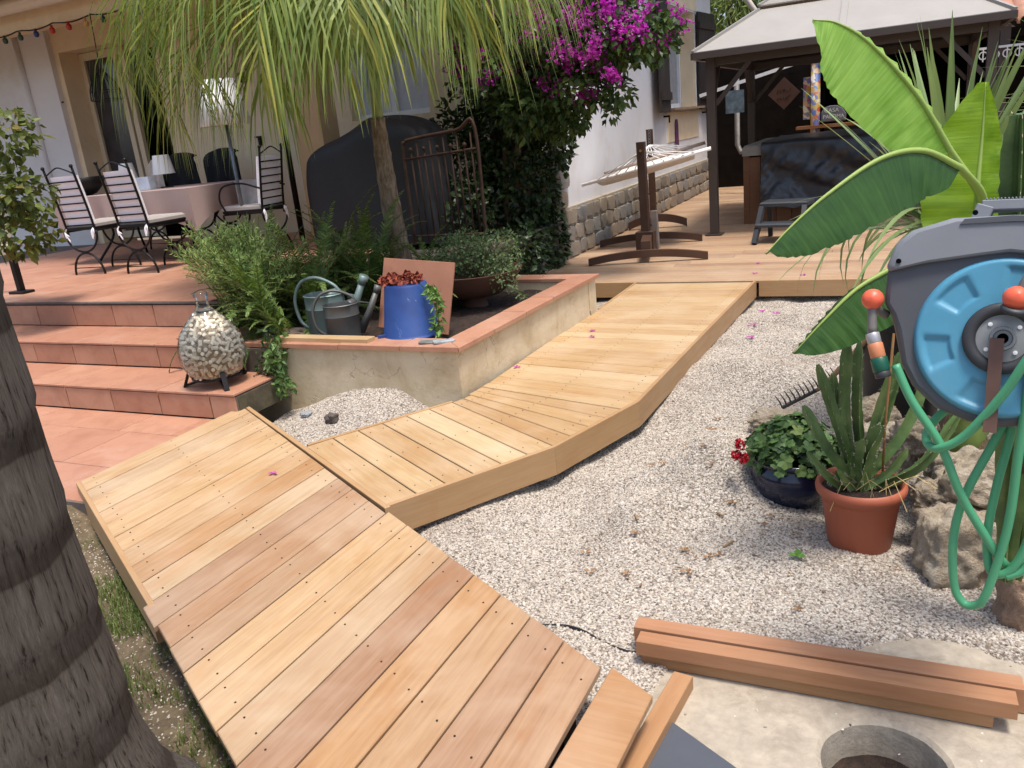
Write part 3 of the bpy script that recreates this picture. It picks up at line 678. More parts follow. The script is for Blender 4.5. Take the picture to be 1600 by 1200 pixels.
PAINT = N('painted_column'); _v = PAINT.n('TexVoronoi', Scale=16.0); PAINT.l(PAINT.coord(), _v.inputs['Vector'])
_sx = PAINT.n('SeparateColor'); PAINT.l(_v.outputs['Color'], _sx.inputs[0])
PAINT.setc(PAINT.ramp(_sx.outputs[0], [(0, lin(60,110,190)), (.25, lin(210,180,70)), (.45, lin(190,60,50)), (.6, lin(60,130,200)), (.8, lin(220,170,110)), (1, lin(230,230,220))])); [setattr(e, 'position', e.position) for e in []]; PAINT = PAINT.m
B_(MB().tube([(-1.23, 14.0, .06), (-1.23, 14.0, 2.1)], .07, 14), 'column', PAINT, smooth=True)
B_(MB().box((-1.12, 14.05, 1.1), (.03, .06, 2.1)), 'support', DARK)
B_(MB().box((-.1, 14.1, .58), (2.5, .05, 1.03)), 'bar_front', mat('bar_front', lin(70,60,60), .7, var=.5, scale=5))
B_(MB().box((.0, 15.9, 1.1), (2.9, .06, 2.2)), 'back_panel', DARK)  # near-black tone carries the deep shade at the back of the bar
B_(MB().tube([(-2.62, 15.2, 2.0), (-2.62, 15.2, .9), (-2.55, 15.1, .78), (-2.2, 15.0, .75)], .045, 10), 'drainpipe', mat('grey_pipe', lin(120,116,112), .5), smooth=True)
def panel(name, c, w_, h_, m, label, cat, roll=0):
    o = MB().box((0, 0, 0), (w_, .02, h_)).build(name, m, None, c, (0, roll, 0)); return tag(o, label, cat)
o = panel('hanging_sign', (-1.69, 13.98, 1.66), .34, .34, mat('sign_brown', lin(104,70,56,.5), .9, var=.2, scale=4), 'diamond shaped brown board with scrawled paint hung in the dark bar', 'sign', R(45))
sc = MB(); rr = random.Random(4)
for ln, zz in ((0, .045), (1, -.055)):
    x = -.10
    while x < .10:
        P = [(x+rr.uniform(0, .03), -.013, zz+rr.uniform(-.03, .03)) for _ in range(4)]; sc.tube(P, .0045, 4); x += .042
sc = sc.build('paint_strokes', mat('sign_ink', lin(48,30,28), .8, bump=0), o); sc.rotation_euler = (0, -R(45), 0)
# the carved stone sign
sg = MB(); P = [(-.17,-.12),(.18,-.12),(.19,-.02),(.14,.06),(.06,.11),(-.05,.115),(-.13,.09),(-.17,.02)]
sg.prism(P, -.05, 0, .012)
so_ = sg.build('name_stone', mat('sign_stone', lin(112,112,118,.7), .9, var=.2, scale=12, bump=.4), None, (-.97, 13.92, 1.30), (R(84), 0, 0)); tag(so_, 'grey stone sign lettered CASA PALOMA on the bar counter', 'sign')
def text(s_, size, loc, m, parent, rot=(0, 0, 0), ext=.002):
    c = bpy.data.curves.new('lettering', 'FONT'); c.body = s_; c.size = size; c.align_x = 'CENTER'; c.extrude = ext
    t = bpy.data.objects.new('tmp', c); COL.objects.link(t); bpy.context.view_layer.update()
    me = bpy.data.meshes.new_from_object(t); bpy.data.objects.remove(t); me.materials.clear(); me.materials.append(m)
    o = bpy.data.objects.new('lettering', me); COL.objects.link(o); o.parent = parent; o.location = loc; o.rotation_euler = rot; return o
CHALK = mat('chalk_paint', lin(206,206,206), .9, bump=0, var=.1)
text('CASA', .085, (-.02, .015, .002), CHALK, so_); text('PALOMA', .078, (.01, -.075, .002), CHALK, so_)
panel('painting', (-1.36, 14.02, 1.55), .10, .62, PAINT, 'tall narrow yellow and blue painting beside the painted column', 'painting')
panel('poster', (-2.55, 14.6, 1.62), .30, .36, mat('poster_print', lin(110,128,140,.6), .7, var=.6, scale=9, bump=0), 'faded pale blue poster on the dark back wall beside the gazebo post', 'poster')
panel('banner', (-.72, 15.8, 1.75), .5, .35, mat('banner_print', lin(170,140,40,.6), .7, var=.4, scale=6, bump=0), 'yellow and green cloth hanging at the back of the bar', 'banner')
# tiled shed at the right end
sh = empty('garden_shed', (2.0, 14.5, 0), 0, 'dark garden shed with a curved terracotta tile roof and white fretwork', 'shed')
def SH(mb, name, m, **k): return child(mb.build(name, m, None, **k), sh)
SH(MB().box((2.6, 14.6, 1.05), (2.9, .2, 2.1)), 'wall', FEN); SH(MB().box((1.2, 13.5, 1.1), (.12, .12, 2.2)), 'post', TAUPE); SH(MB().box((2.6, 13.5, 2.12), (2.9, .1, .12)), 'beam', FEN)
for k in range(9):
    x = 1.2+k*.24; m = MB()
    for j in range(9):
        a = math.pi*j/8
        for y, z in ((13.25, 2.2), (14.7, 2.65)): m.v.append((x+.12*math.cos(a), y, z+.10*math.sin(a)))
    for j in range(8): m.f.append((2*j, 2*j+2, 2*j+3, 2*j+1)); m.mi.append(0)
    o = SH(m, 'roof_tile', TERRA, smooth=True); o.modifiers.new('thick', 'SOLIDIFY').thickness = .02
fw_ = MB()
for k in range(7):
    x = .95+k*.14; fw_.lathe([(.05,0),(.065,0),(.065,.012),(.05,.012),(.05,0)], 10, (0, 0, 0)) if False else None
    for a in range(8): fw_.bar((x+.05*math.cos(a*.785), 13.42, 1.86+.05*math.sin(a*.785)), (x+.05*math.cos((a+1)*.785), 13.42, 1.86+.05*math.sin((a+1)*.785)), .015, .015)
    fw_.bar((x, 13.42, 1.78), (x, 13.42, 1.94), .015, .02)
fw_.box((1.4, 13.42, 1.95), (1.1, .015, .03)); SH(fw_, 'fretwork', WHITEP)
# ------------------------------------------------------------------ concrete pad, slate, timber
sl = MB(); hc = V(.02, 1.86); hr = .152; nA = 48; outer = []; 
for k in range(nA):
    a = 2*math.pi*k/nA; d = V(math.cos(a), math.sin(a)); t = 9
    for (bx, by), nx in (((1.7, 0), V(1, 0)), ((-.78, 0), V(-1, 0)), ((0, 2.62), V(0, 1)), ((0, .7), V(0, -1))):
        q = d.dot(nx)
        if q > 1e-4: t = min(t, ((V(bx, by)-hc).dot(nx))/q)
    r0 = hr*(1+.02*noise.noise(Vector((math.cos(a)*3, math.sin(a)*3, 0)))); o_ = hc+d*t; i_ = hc+d*r0; c_ = hc+d*(r0+.012); b_ = hc+d*r0*.97
    sl.v += [(o_.x, o_.y, -.10), (c_.x, c_.y, -.10), (i_.x, i_.y, -.112), (b_.x, b_.y, -.26)]
for k in range(nA):
    a, b = 4*k, 4*((k+1) % nA)
    for j in range(3): sl.f.append((a+j, b+j, b+j+1, a+j+1)); sl.mi.append(0)
slab = sl.build('pavement', CONC); scatter(slab, 'slab_pebbles', 70, .0025, .0065, PEB, 5); tag(slab, kind='structure')
hs_ = MB(); 
for j in range(9):
    for k in range(24):
        a = 2*math.pi*k/24; r_ = hr*.99*j/8; x, y = hc.x+r_*math.cos(a), hc.y+r_*math.sin(a); hs_.v.append((x, y, -.215+.02*noise.noise(Vector((x*18, y*18, 0)))+.008*noise.noise(Vector((x*60, y*60, 0)))))
for j in range(8):
    for k in range(24): a, b = j*24+k, j*24+(k+1) % 24; hs_.f.append((a, b, b+24, a+24)); hs_.mi.append(0)
child(hs_.build('soil', SOIL, None, smooth=True), slab)
SLATE = mat('slate', lin(82,86,94,.8), .55, var=.08, scale=6, bump=.15, bscale=30, dist=.002)
o = MB().prism([(-.53,1.835),(-.30,1.70),(-.62,1.15),(-.87,1.28)], -.096, -.084, .002).build('slate_slab', SLATE); tag(o, 'dark grey slate sheet lying flat under the loose plank', 'slate')
def beam(name, a, b, w_, h_, m, label, cat='beam', group=None):
    a = Vector(a); b = Vector(b); d = b-a; L = d.length; ang = math.atan2(d.y, d.x); el = math.asin(d.z/L)
    o = MB().prism([(-L/2,-w_/2),(L/2,-w_/2),(L/2,w_/2),(-L/2,w_/2)], -h_/2, h_/2, .002).build(name, m, None, (a+b)/2, (0, -el, ang)); return tag(o, label, cat, group)
beam('timber_beam', (-.67,2.088,-.073), (.275,2.098,-.073), .056, .046, REDWOOD, 'lowest front timber beam of the stack on the concrete pad')
beam('timber_beam', (-.55,2.155,-.073), (.80,2.20,-.073), .062, .046, REDWOOD, 'lowest rear timber beam of the stack, sticking out furthest to one end')
beam('timber_beam', (-.68,2.068,-.024), (.325,2.085,-.024), .056, .048, REDWOOD, 'upper front reddish timber beam of the stack on the pad')
beam('timber_beam', (-.705,2.135,-.022), (.345,2.15,-.022), .060, .050, REDWOOD, 'upper rear reddish timber beam of the stack touching the gravel')
beam('timber_beam', (-.525,2.00,-.076), (-.62,1.12,-.076), .058, .045, REDWOOD, 'single sawn timber lying beside the loose plank on the pad')
P = [(-.686,1.835),(-.547,1.755),(-.60,.72),(-.742,.72)]
o = MB().prism([(x+.64, y-1.3) for x, y in P], -.022, 0, .003).build('loose_plank', woodmat('plank_wood', [lin(190,146,104,.72)], .5), None, (-.64, 1.3, .052), (0, R(1.2), 0)); tag(o, 'loose unfixed plank lying at the open end of the boardwalk', 'plank')
o = MB().tube(spline([(-1.12,2.14,-.10),(-1.0,2.18,-.098),(-.91,2.165,-.09),(-.81,2.125,-.094),(-.71,2.10,-.09),(-.6,2.16,-.098),(-.45,2.25,-.11)], 6), .006, 8).build('cable', mat('black_rubber', lin(26,26,28), .6, bump=0), None, smooth=True); tag(o, 'black cable running over the gravel to the timber stack', 'cable')
# ------------------------------------------------------------------ rocks
ROCKM = N('limestone'); _p = ROCKM.coord(); _n = ROCKM.noise(_p, 3.2, 8, .7, .5); _r = ROCKM.rnd()
_c = ROCKM.ramp(_n, [(.3, lin(146,130,108,.85)), (.48, lin(200,184,160,.85)), (.62, lin(216,204,184,.85)), (.8, lin(172,146,114,.85))])
_c = ROCKM.mix(ROCKM.math('MULTIPLY', _r, .35), _c, lin(170,142,110,.8)); ROCKM.setc(_c); ROCKM.b.inputs['Roughness'].default_value = .92
_n2 = ROCKM.noise(_p, 9, 8, .7); ROCKM.bump(_n2, .8, .05); ROCKM = ROCKM.m
BROWNROCK = mat('brown_rock', lin(176,146,122,.8), .9, var=.18, scale=3, bump=.7, bscale=9, dist=.04)
def rock_mesh(seed, m, rough=.28):
    bm = bmesh.new(); bmesh.ops.create_icosphere(bm, subdivisions=5, radius=1); s = Vector((seed*7.3, seed*3.1, seed*1.7))
    for v in bm.verts:
        q = v.co.normalized(); f = 1+rough*noise.noise(q*1.3+s)+.16*noise.noise(q*3+s)+.09*noise.noise(q*7+s)+.04*noise.noise(q*16+s)-.05*abs(noise.noise(q*4.5-s))
        c = max(abs(q.x), abs(q.y), abs(q.z)); v.co = q*f*lerp(1, .78/c, .45)
    for f in bm.faces: f.smooth = True
    me = bpy.data.meshes.new('rock'); bm.to_mesh(me); bm.free(); me.materials.append(m); return me
def rock(c, s, seed, m=ROCKM, label=None, group='limestone rocks edging the raised bed', rot=(0, 0, 0)):
    o = inst(rock_mesh(seed, m), 'rock', None, c, rot, (s[0]/2, s[1]/2, s[2]/2)); return tag(o, label or 'rough pale limestone rock in the retaining edge behind the hose', 'rock', group if not label else None)
rock((.31,3.10,.13), (.34,.28,.26), 1, label='largest upper limestone block in the retaining edge behind the hose')
rock((.15,3.06,.09), (.16,.16,.15), 2, label='small rounded limestone rock beside the terracotta pot')
rock((.25,2.88,-.02), (.33,.28,.36), 3, label='big lower limestone boulder with a vertical split, standing on the gravel', rot=(0, 0, .3))
rock((.41,2.62,-.02), (.20,.2,.30), 4, BROWNROCK, 'brownish rounded standing boulder at the end of the retaining edge', rot=(.1, .1, 0))
for k, (c, s) in enumerate((((.11,3.34,.22),(.14,.16,.16)), ((.36,3.42,.22),(.30,.2,.15)), ((.18,3.24,.13),(.11,.12,.15)), ((.5,3.2,.1),(.28,.25,.3)), ((.46,2.90,.06),(.28,.24,.36)), ((.1,3.5,.12),(.2,.2,.26)), ((-.02,3.75,.02),(.24,.2,.2)))):
    rock(c, s, 10+k, rot=(0, 0, k))
rock((-.54,4.12,-.05), (.26,.2,.14), 20, label='flat yellowish rock half buried in gravel behind the geranium pot')
rock((-.07,3.95,.08), (.23,.2,.2), 21, label='grey pitted rock between the cactus pot and the black tub')
# raised bed behind the rocks
bd = MB(); n_ = 24
for j in range(n_+1):
    for i in range(n_+1):
        x = lerp(.14, 1.6, i/n_); y = lerp(2.95, 4.1, j/n_); e = min(1, (x-.14)/.15)*min(1, (y-2.95)/.22); bd.v.append((x, y, lerp(-.15, .24, e)+.02*noise.noise(Vector((x*8, y*8, 0)))))
for j in range(n_):
    for i in range(n_): a = j*(n_+1)+i; bd.f.append((a, a+1, a+n_+2, a+n_+1)); bd.mi.append(0)
bd = bd.build('flower_bed', mat('bed_soil', lin(104,84,66), .95, var=.4, scale=20, bump=.9, bscale=50, dist=.02), smooth=True); tag(bd, kind='structure')
# ------------------------------------------------------------------ foreground palm trunk
TRK = N('palm_bark'); _g = TRK.coord(); 
_z = TRK.n('SeparateXYZ'); TRK.l(_g, _z.inputs[0])
_w = TRK.noise(_g, 2.5, 4, .6); _zz = TRK.math('ADD', _z.outputs[2], TRK.math('MULTIPLY', _w, .10))
_fr = TRK.math('FRACT', TRK.math('MULTIPLY', _zz, 4.6))
_band = TRK.ramp(_fr, [(0, (1,1,1,1)), (.10, (.9,.9,.9,1)), (.34, (.15,.15,.15,1)), (.8, (0,0,0,1)), (.97, (.25,.25,.25,1)), (1, (1,1,1,1))])
_fis = TRK.noise(TRK.mapping(_g, (52, 52, 4.2)), 2.0, 8, .7, .3)
_c = TRK.ramp(_fis, [(.36, lin(58,49,42,.45)), (.44, lin(118,108,98,.55)), (.7, lin(144,134,123,.58))])
_c = TRK.mix(TRK.math('MULTIPLY', _band, .75), _c, lin(60,47,38,.5)); TRK.setc(_c); TRK.b.inputs['Roughness'].default_value = .95; spec(TRK, .15); TRK.bump(_fis, 1.0, .012); TRK = TRK.m
tk = MB(); nA, nZ = 72, 180
for j in range(nZ+1):
    z = lerp(-.2, 4.2, j/nZ); r_ = .222+min(.12, .066*math.exp(-(z-.15)/.14))-.012*z
    for k in range(nA):
        a = 2*math.pi*k/nA; zf = ((z+.05*noise.noise(Vector((math.cos(a)*1.5, math.sin(a)*1.5, z*2))))*4.6) % 1
        rr = r_+.008*(1-zf)*(zf > .04)+.006*noise.noise(Vector((math.cos(a)*3, math.sin(a)*3, z*5)))+.002*noise.noise(Vector((math.cos(a)*16, math.sin(a)*16, z*2.5)))
        tk.v.append((rr*math.cos(a), rr*math.sin(a), z))
for j in range(nZ):
    for k in range(nA): a, b = j*nA+k, j*nA+(k+1) % nA; tk.f.append((a, b, b+nA, a+nA)); tk.mi.append(0)
o = tk.build('palm_trunk', TRK, None, (-1.664, .808, 0), smooth=True); tag(o, 'thick grey ringed palm trunk rising beside the boardwalk', 'palm')
# ------------------------------------------------------------------ leaves
def half_blade(mb, mid, dirs, W, prof, ns=6, droop=.15, ripple=.006, tear=0, rip_n=26, uv=None, side=1, seed=0):
    """one side of a big leaf: mid = list of points, dirs = outward direction, W = max width"""
    n = len(mid); k0 = len(mb.v); rr = random.Random(seed)
    for i, p in enumerate(mid):
        t = i/(n-1); tg = (mid[min(i+1, n-1)]-mid[max(i-1, 0)]).normalized(); d = Vector(dirs); d = (d-tg*d.dot(tg)).normalized(); nr = tg.cross(d)
        w_ = W*prof(t)*(1-tear*rr.random()*(rr.random() < .25))
        for s in range(ns+1):
            u = s/ns; q = p+d*(w_*u)+nr*(ripple*math.sin(i*rip_n*6.28/n+u*2)*u)-Vector((0, 0, 1))*droop*w_*u*u
            mb.v.append(tuple(q)); uv.append((t, u*side))
    for i in range(n-1):
        for s in range(ns):
            a = k0+i*(ns+1)+s; mb.f.append((a, a+1, a+ns+2, a+ns+1)); mb.mi.append(0)
def set_uv(o, uv):
    l = o.data.uv_layers.new(name='UVMap')
    for lp in o.data.loops: l.data[lp.index].uv = uv[lp.vertex_index]
def banana_mat(name, c1, c2, trans):
    m = N(name); uvn = m.coord('UV'); st = m.noise(m.mapping(uvn, (70, .8, 1)), 1.0, 4, .6); big = m.noise(m.mapping(uvn, (7, 1.2, 1)), 1.0, 3, .5)
    f = m.math('ADD', m.math('MULTIPLY', st, .45), m.math('MULTIPLY', big, .55)); c = m.ramp(f, [(.36, c1), (.64, c2)]); m.setc(c); m.b.inputs['Roughness'].default_value = .38; spec(m, .45); m.bump(st, .4, .004)
    tr = m.n('BsdfTranslucent'); hs2 = m.n('HueSaturation', Saturation=1.15, Value=1.7, Hue=.485); m.l(c, hs2.inputs['Color']); m.l(hs2.outputs[0], tr.inputs[0])
    mx = m.n('MixShader'); mx.inputs[0].default_value = trans; m.l(m.b.outputs[0], mx.inputs[1]); m.l(tr.outputs[0], mx.inputs[2]); m.l(mx.outputs[0], m.out.inputs[0]); return m.m
BAN1 = banana_mat('banana_leaf_bright', lin(116,166,66,.9), lin(168,212,108,.9), .45); BAN2 = banana_mat('banana_leaf_dark', lin(46,82,36,.8), lin(72,112,52,.8), .30); BAN3 = banana_mat('banana_leaf_backlit', lin(112,152,40,.82), lin(150,188,64,.82), .5)  # lit, underside and backlit looks of the leaves put into their base colours
RIB = leafmat('banana_rib', lin(150,180,90,.8), lin(176,200,110,.8), .2); BST = mat('banana_stem', lin(120,140,70,.8), .6, var=.35, scale=6, bump=.2, dirt=lin(94,66,44,.8))
bn = empty('banana_plant', (.28, 3.3, .2), 0, 'banana plant with broad bright green leaves behind the hose reel', 'banana plant')
def prof_leaf(t): return (math.sin(math.pi*min(1, t*1.02)**.75))**.55 if 0 < t < .985 else .02
def banana_leaf(pts, dl, wl, dr_, wr, m, pet=None, tear=0, seed=0, rib=.009, prof=prof_leaf, droop=.15):
    mid = spline(pts, 10); mb = MB(); uv = []
    if wl: half_blade(mb, mid, dl, wl, prof, droop=droop, tear=tear, uv=uv, side=1, seed=seed)
    if wr: half_blade(mb, mid, dr_, wr, prof, droop=droop, tear=tear, uv=uv, side=-1, seed=seed+1)
    o = mb.build('leaf', m, None, smooth=True); set_uv(o, uv); child(o, bn)
    full = ([Vector(q) for q in pet] if pet else [])+mid
    if pet: full = spline(pet+[pts[0]], 5)[:-1]+mid
    n = len(full); r = [rib*(1.6-1.5*i/n) for i in range(n)]
    r_ = MB().tube(full, r, 7).build('midrib', RIB, None, smooth=True); r_.parent = o; r_.matrix_parent_inverse = Matrix.Identity(4)
    return o
def at_child(o): return o
banana_leaf([(.15,3.20,1.31),(.04,3.13,1.50),(-.10,3.06,1.67),(-.20,3.02,1.745),(-.275,3.0,1.765)], (-.62,-.42,-.66), .20, (.5,.75,-.25), .03, BAN1, [(.28,3.3,1.0),(.25,3.27,1.15)], .02, 1, droop=.02)
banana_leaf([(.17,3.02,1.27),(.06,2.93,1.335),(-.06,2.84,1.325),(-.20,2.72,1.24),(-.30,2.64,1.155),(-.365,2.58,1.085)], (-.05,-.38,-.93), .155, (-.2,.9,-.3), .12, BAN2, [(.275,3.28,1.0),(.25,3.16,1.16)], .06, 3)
banana_leaf([(.245,3.26,1.02),(.245,3.30,1.18),(.25,3.33,1.34),(.25,3.34,1.52)], (-.95,-.3,.05), .225, (.95,-.25,.05), .085, BAN3, [(.28,3.3,.95)], .03, 5, prof=lambda t: max(.02, (1-t)**.5*.75+.28*math.sin(math.pi*t)) if t < .97 else .12, droop=.02)
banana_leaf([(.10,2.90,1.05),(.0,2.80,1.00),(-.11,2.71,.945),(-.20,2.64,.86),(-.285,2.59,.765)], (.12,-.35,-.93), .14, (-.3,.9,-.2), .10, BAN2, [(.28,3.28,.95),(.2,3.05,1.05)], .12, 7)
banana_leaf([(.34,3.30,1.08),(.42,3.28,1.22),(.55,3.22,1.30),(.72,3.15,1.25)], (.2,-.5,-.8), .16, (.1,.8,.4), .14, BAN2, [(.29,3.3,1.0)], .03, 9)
banana_leaf([(.33,3.34,1.0),(.42,3.4,1.06),(.55,3.45,1.02),(.66,3.5,.92)], (.1,-.6,-.7), .14, (.1,.8,-.2), .14, BAN3, [(.29,3.3,.92)], .03, 11)
child(MB().tube(spline([(.27,3.33,.15),(.275,3.32,.5),(.28,3.3,.8),(.285,3.3,1.06)], 5), [.075-.003*i for i in range(16)], 14).build('pseudostem', BST, None, smooth=True), bn)
child(MB().tube(spline([(.30,3.3,.9),(.315,3.29,1.08),(.33,3.28,1.26)], 5), [.02-.0012*i for i in range(11)], 8).build('petiole', RIB, None, smooth=True), bn)
# strap leaves (yucca)
def strap(L, w_, bend, seed, n=9, fold=.25):
    """a long leaf along +X, arching down; root at the origin"""
    rr = random.Random(seed); mb = MB(); x = z = 0; a = 0
    for i in range(n+1):
        t = i/n; wi = w_*(.55+.45*min(1, t*5))*(1-t**2.6)+.0008
        mb.v += [(x, -wi, z+wi*fold), (x, 0, z), (x, wi, z+wi*fold)]
        a += bend/n*(1.4 if t > .35 else .4); x += L/n*math.cos(a); z -= L/n*math.sin(a)
    for i in range(n):
        k = 3*i; mb.f += [(k, k+1, k+4, k+3), (k+1, k+2, k+5, k+4)]; mb.mi += [0, 0]
    return mb
YUC = leafmat('yucca_leaf', lin(96,122,76,.8), lin(150,172,112,.8), .25, .45, 2.0, lin(188,180,110,.8))
yc_ = empty('yucca', (.05, 4.2, .5), 0, 'spiky yucca with upright sword leaves and drooping older leaves in a black tub', 'yucca')
YM = [strap(U(.68, .85), U(.014, .021), b, s).mesh('leaf', YUC, True) for s, b in enumerate((.05, .1, .2, .35, .9, 1.3, 1.7, 2.1))]
YC = V(.20, 4.2, .98)
child(MB().tube([(.05,4.2,.45),(.12,4.2,.7),(.2,4.2,1.02)], [.05,.045,.05], 10).build('trunk', mat('yucca_trunk', lin(110,92,70), .9, bump=.6), None, smooth=True), yc_)
for k in range(125):
    a = U(0, 6.283); upk = k < 84
    el = U(R(42), R(86)) if upk else U(R(-5), R(40)); me = random.choice(YM[:4] if upk else YM[4:])
    o = inst(me, 'leaf', None, YC+V(.03*math.cos(a), .03*math.sin(a), U(-.12, .05)), (0, -el, a), (U(.8, 1.15),)*3); child(o, yc_)
tb = MB().lathe([(.001,0),(.15,0),(.165,.1),(.19,.58),(.205,.585),(.205,.62),(.185,.62),(.18,.56),(.001,.55)], 32, (0, 0, 0)).build('plant_tub', mat('black_tub', lin(34,35,37), .45, var=.1, bump=.05), None, (.04, 4.2, -.12), smooth=False, auto=40); tag(tb, 'black plastic tub holding the yucca', 'tub')
# ------------------------------------------------------------------ ribbed cactus
CAC = N('cactus_skin'); _n = CAC.noise(CAC.coord(), 9, 5, .6); CAC.setc(CAC.ramp(_n, [(.3, lin(58,84,44,.8)), (.55, lin(96,124,66,.8)), (.8, lin(136,146,90,.8))])); CAC.b.inputs['Roughness'].default_value = .5; CAC.bump(_n, .3, .006); CAC = CAC.m
SPINE = mat('spine', lin(206,196,170), .7, bump=0)
def cactus_stem(pts, R0, ribs=4, seed=0, twist=.5, tip=.3, tooth=.055, spines=True, hollow=.30):
    sp_ = spline(pts, 14); n = len(sp_); mb = MB(); rr = random.Random(seed); L = 0; prev = None; frames = []
    for i, p in enumerate(sp_):
        if i: L += (p-sp_[i-1]).length
        tg = (sp_[min(i+1, n-1)]-sp_[max(i-1, 0)]).normalized()
        u = (prev-tg*prev.dot(tg)).normalized() if prev else tg.cross(Vector((.3, 1, .1))).normalized(); prev = u; w_ = tg.cross(u)
        t = i/(n-1); rad = R0*min(1, .45+t*3)*(1-max(0, (t-.86)/.14)**2*(1-tip)); ph = (L/tooth) % 1; rad_o = rad*(1+.16*(1-abs(2*ph-1)))
        for k in range(ribs*4):
            a = 2*math.pi*k/(ribs*4)+twist*t+seed; m_ = k % 4
            r_ = rad_o if m_ == 0 else (rad*.62*.6 if m_ in (1, 3) else rad*hollow)
            mb.v.append(tuple(p+(u*math.cos(a)+w_*math.sin(a))*r_))
            if m_ == 0 and abs(ph-.5) < .2 and spines: frames.append((p+(u*math.cos(a)+w_*math.sin(a))*rad_o, (u*math.cos(a)+w_*math.sin(a)), tg))
    q = ribs*4
    for i in range(n-1):
        for k in range(q): a, b = i*q+k, i*q+(k+1) % q; mb.f.append((a, b, b+q, a+q)); mb.mi.append(0)
    mb.f.append(tuple((n-1)*q+k for k in range(q))); mb.mi.append(0)
    if spines:
        for p, d, tg in frames:
            for s in (-.7, 0, .7):
                v = (d+tg*s).normalized()*rr.uniform(.008, .014); sd_ = tg.cross(d)*.0008; mb.add([p-sd_, p+sd_, p+v], [(0, 1, 2)], 1)
    return mb
CB = V(-.095, 3.02, .12)
cp = empty('potted_cactus', CB, 0, 'many stemmed ribbed cactus growing in the terracotta coloured pot', 'cactus')
for k, (tip, R0, ctl) in enumerate((((-.245,2.99,.61),.022,(-.16,3.0,.34)), ((-.29,2.96,.46),.025,(-.20,2.98,.27)), ((-.15,3.04,.69),.026,(-.15,3.02,.40)), ((-.11,3.10,.67),.024,(-.11,3.06,.42)), ((.02,3.10,.63),.024,(-.05,3.05,.36)),
        ((.12,3.14,.55),.024,(.04,3.08,.32)), ((-.03,2.96,.40),.028,(-.07,2.98,.28)), ((.23,3.14,.40),.024,(.10,3.06,.21)), ((-.27,2.91,.30),.019,(-.19,2.95,.18)), ((-.17,2.94,.22),.018,(-.14,2.97,.16)), ((.05,3.18,.68),.022,(-.01,3.1,.42)), ((-.085,2.94,.35),.024,(-.09,2.97,.24)), ((-.20,3.08,.55),.02,(-.16,3.05,.3)), ((.06,3.0,.3),.018,(0,3.0,.2)))):
    b = CB+V(U(-.03, .03), U(-.03, .03), -.02)
    o = cactus_stem([b, ctl, tip], R0*.84, 3 if k % 2 else 4, k*1.3, .6).build('stem', [CAC, SPINE], None, smooth=False, auto=50); child(o, cp)
child(MB().tube([(-.02,3.03,.08),(-.015,3.02,.4),(.0,3.02,.72)], .005, 6).build('cane', mat('cane', lin(160,116,72), .7), None, smooth=True), cp)
dg = MB()
for k in range(16):
    a = U(0, 6.28); l = U(.06, .16); p = CB+V(U(-.02, .12), U(-.06, .04), .02); dg.tube([p, p+V(math.cos(a)*l*.5, math.sin(a)*l*.5, U(.02, .08)), p+V(math.cos(a)*l, math.sin(a)*l, U(-.08, .05))], .0013, 3, False)
child(tag(dg.build('dry_grass', mat('straw', lin(186,164,112), .8, bump=0), None), kind='stuff'), cp)
TPOT = mat('terracotta_plastic', lin(178,98,70,.78), .55, var=.06, scale=4, bump=.05)
pt = MB().lathe([(.001,0),(.108,0),(.113,.008),(.137,.19),(.142,.205),(.148,.208),(.158,.222),(.161,.238),(.157,.252),(.149,.257),(.141,.252),(.136,.225),(.001,.215)], 48).build('flower_pot', TPOT, None, (-.09, 3.02, -.105), smooth=True); sharp_edges(pt.data, 50); tag(pt, 'terracotta coloured plastic pot holding the ribbed cactus', 'pot')
MB().lathe([(.138,.228),(.001,.232)], 32).build('soil', SOIL, pt)
# geranium in the glazed blue pot
GP = V(-.37, 3.34, -.11)
bp = MB().lathe([(.001,0),(.10,0),(.11,.01),(.15,.06),(.168,.12),(.165,.165),(.150,.185),(.148,.192),(.166,.202),(.170,.212),(.165,.222),(.150,.22),(.140,.20),(.001,.19)], 48).build('glazed_pot', mat('blue_glaze', lin(26,34,58,.9), .15, var=.2, bump=0, specv=.6), None, GP, smooth=True); tag(bp, 'glossy dark blue glazed pot holding the red geranium', 'pot')
GER = leafmat('geranium_leaf', lin(56,84,46,.8), lin(104,136,76,.8), .25, .5, 5, lin(150,160,90,.8))
def round_leaf(mb, c, nrm, r, seed, lobes=7, fold=.18):
    n = Vector(nrm).normalized(); a_ = n.cross(Vector((.2, .9, .3))).normalized(); b_ = n.cross(a_); rr = random.Random(seed); k = 14; P = [Vector(c)-n*r*fold*.6]
    for i in range(k):
        a = 2*math.pi*i/k; q = r*(1+.10*math.cos(a*lobes)+rr.uniform(-.05, .05))*(.35 if i == 0 else 1); P.append(Vector(c)+(a_*math.cos(a)+b_*math.sin(a))*q+n*(r*fold*math.sin(a*3+seed)))
    mb.add(P, [(0, i+1, (i+1) % k+1) for i in range(k)])
ge = empty('geranium', (GP.x, GP.y, .08), 0, 'bushy geranium with one red flower cluster in the dark blue pot', 'geranium')
gl = MB()
for k in range(330):
    a = U(0, 6.28); el = U(-.15, 1.45); rr_ = U(.75, 1.02); d = V(math.cos(a)*math.cos(el), math.sin(a)*math.cos(el), math.sin(el))
    c = V(GP.x+.01, GP.y, .09)+V(d.x*.205, d.y*.19, d.z*.175)*rr_+V(0, 0, .02*noise.noise(d*3)); round_leaf(gl, c, d+V(U(-.5, .5), U(-.5, .5), .5), U(.018, .034), k)
child(gl.build('foliage', GER, None), ge)
gs = MB()
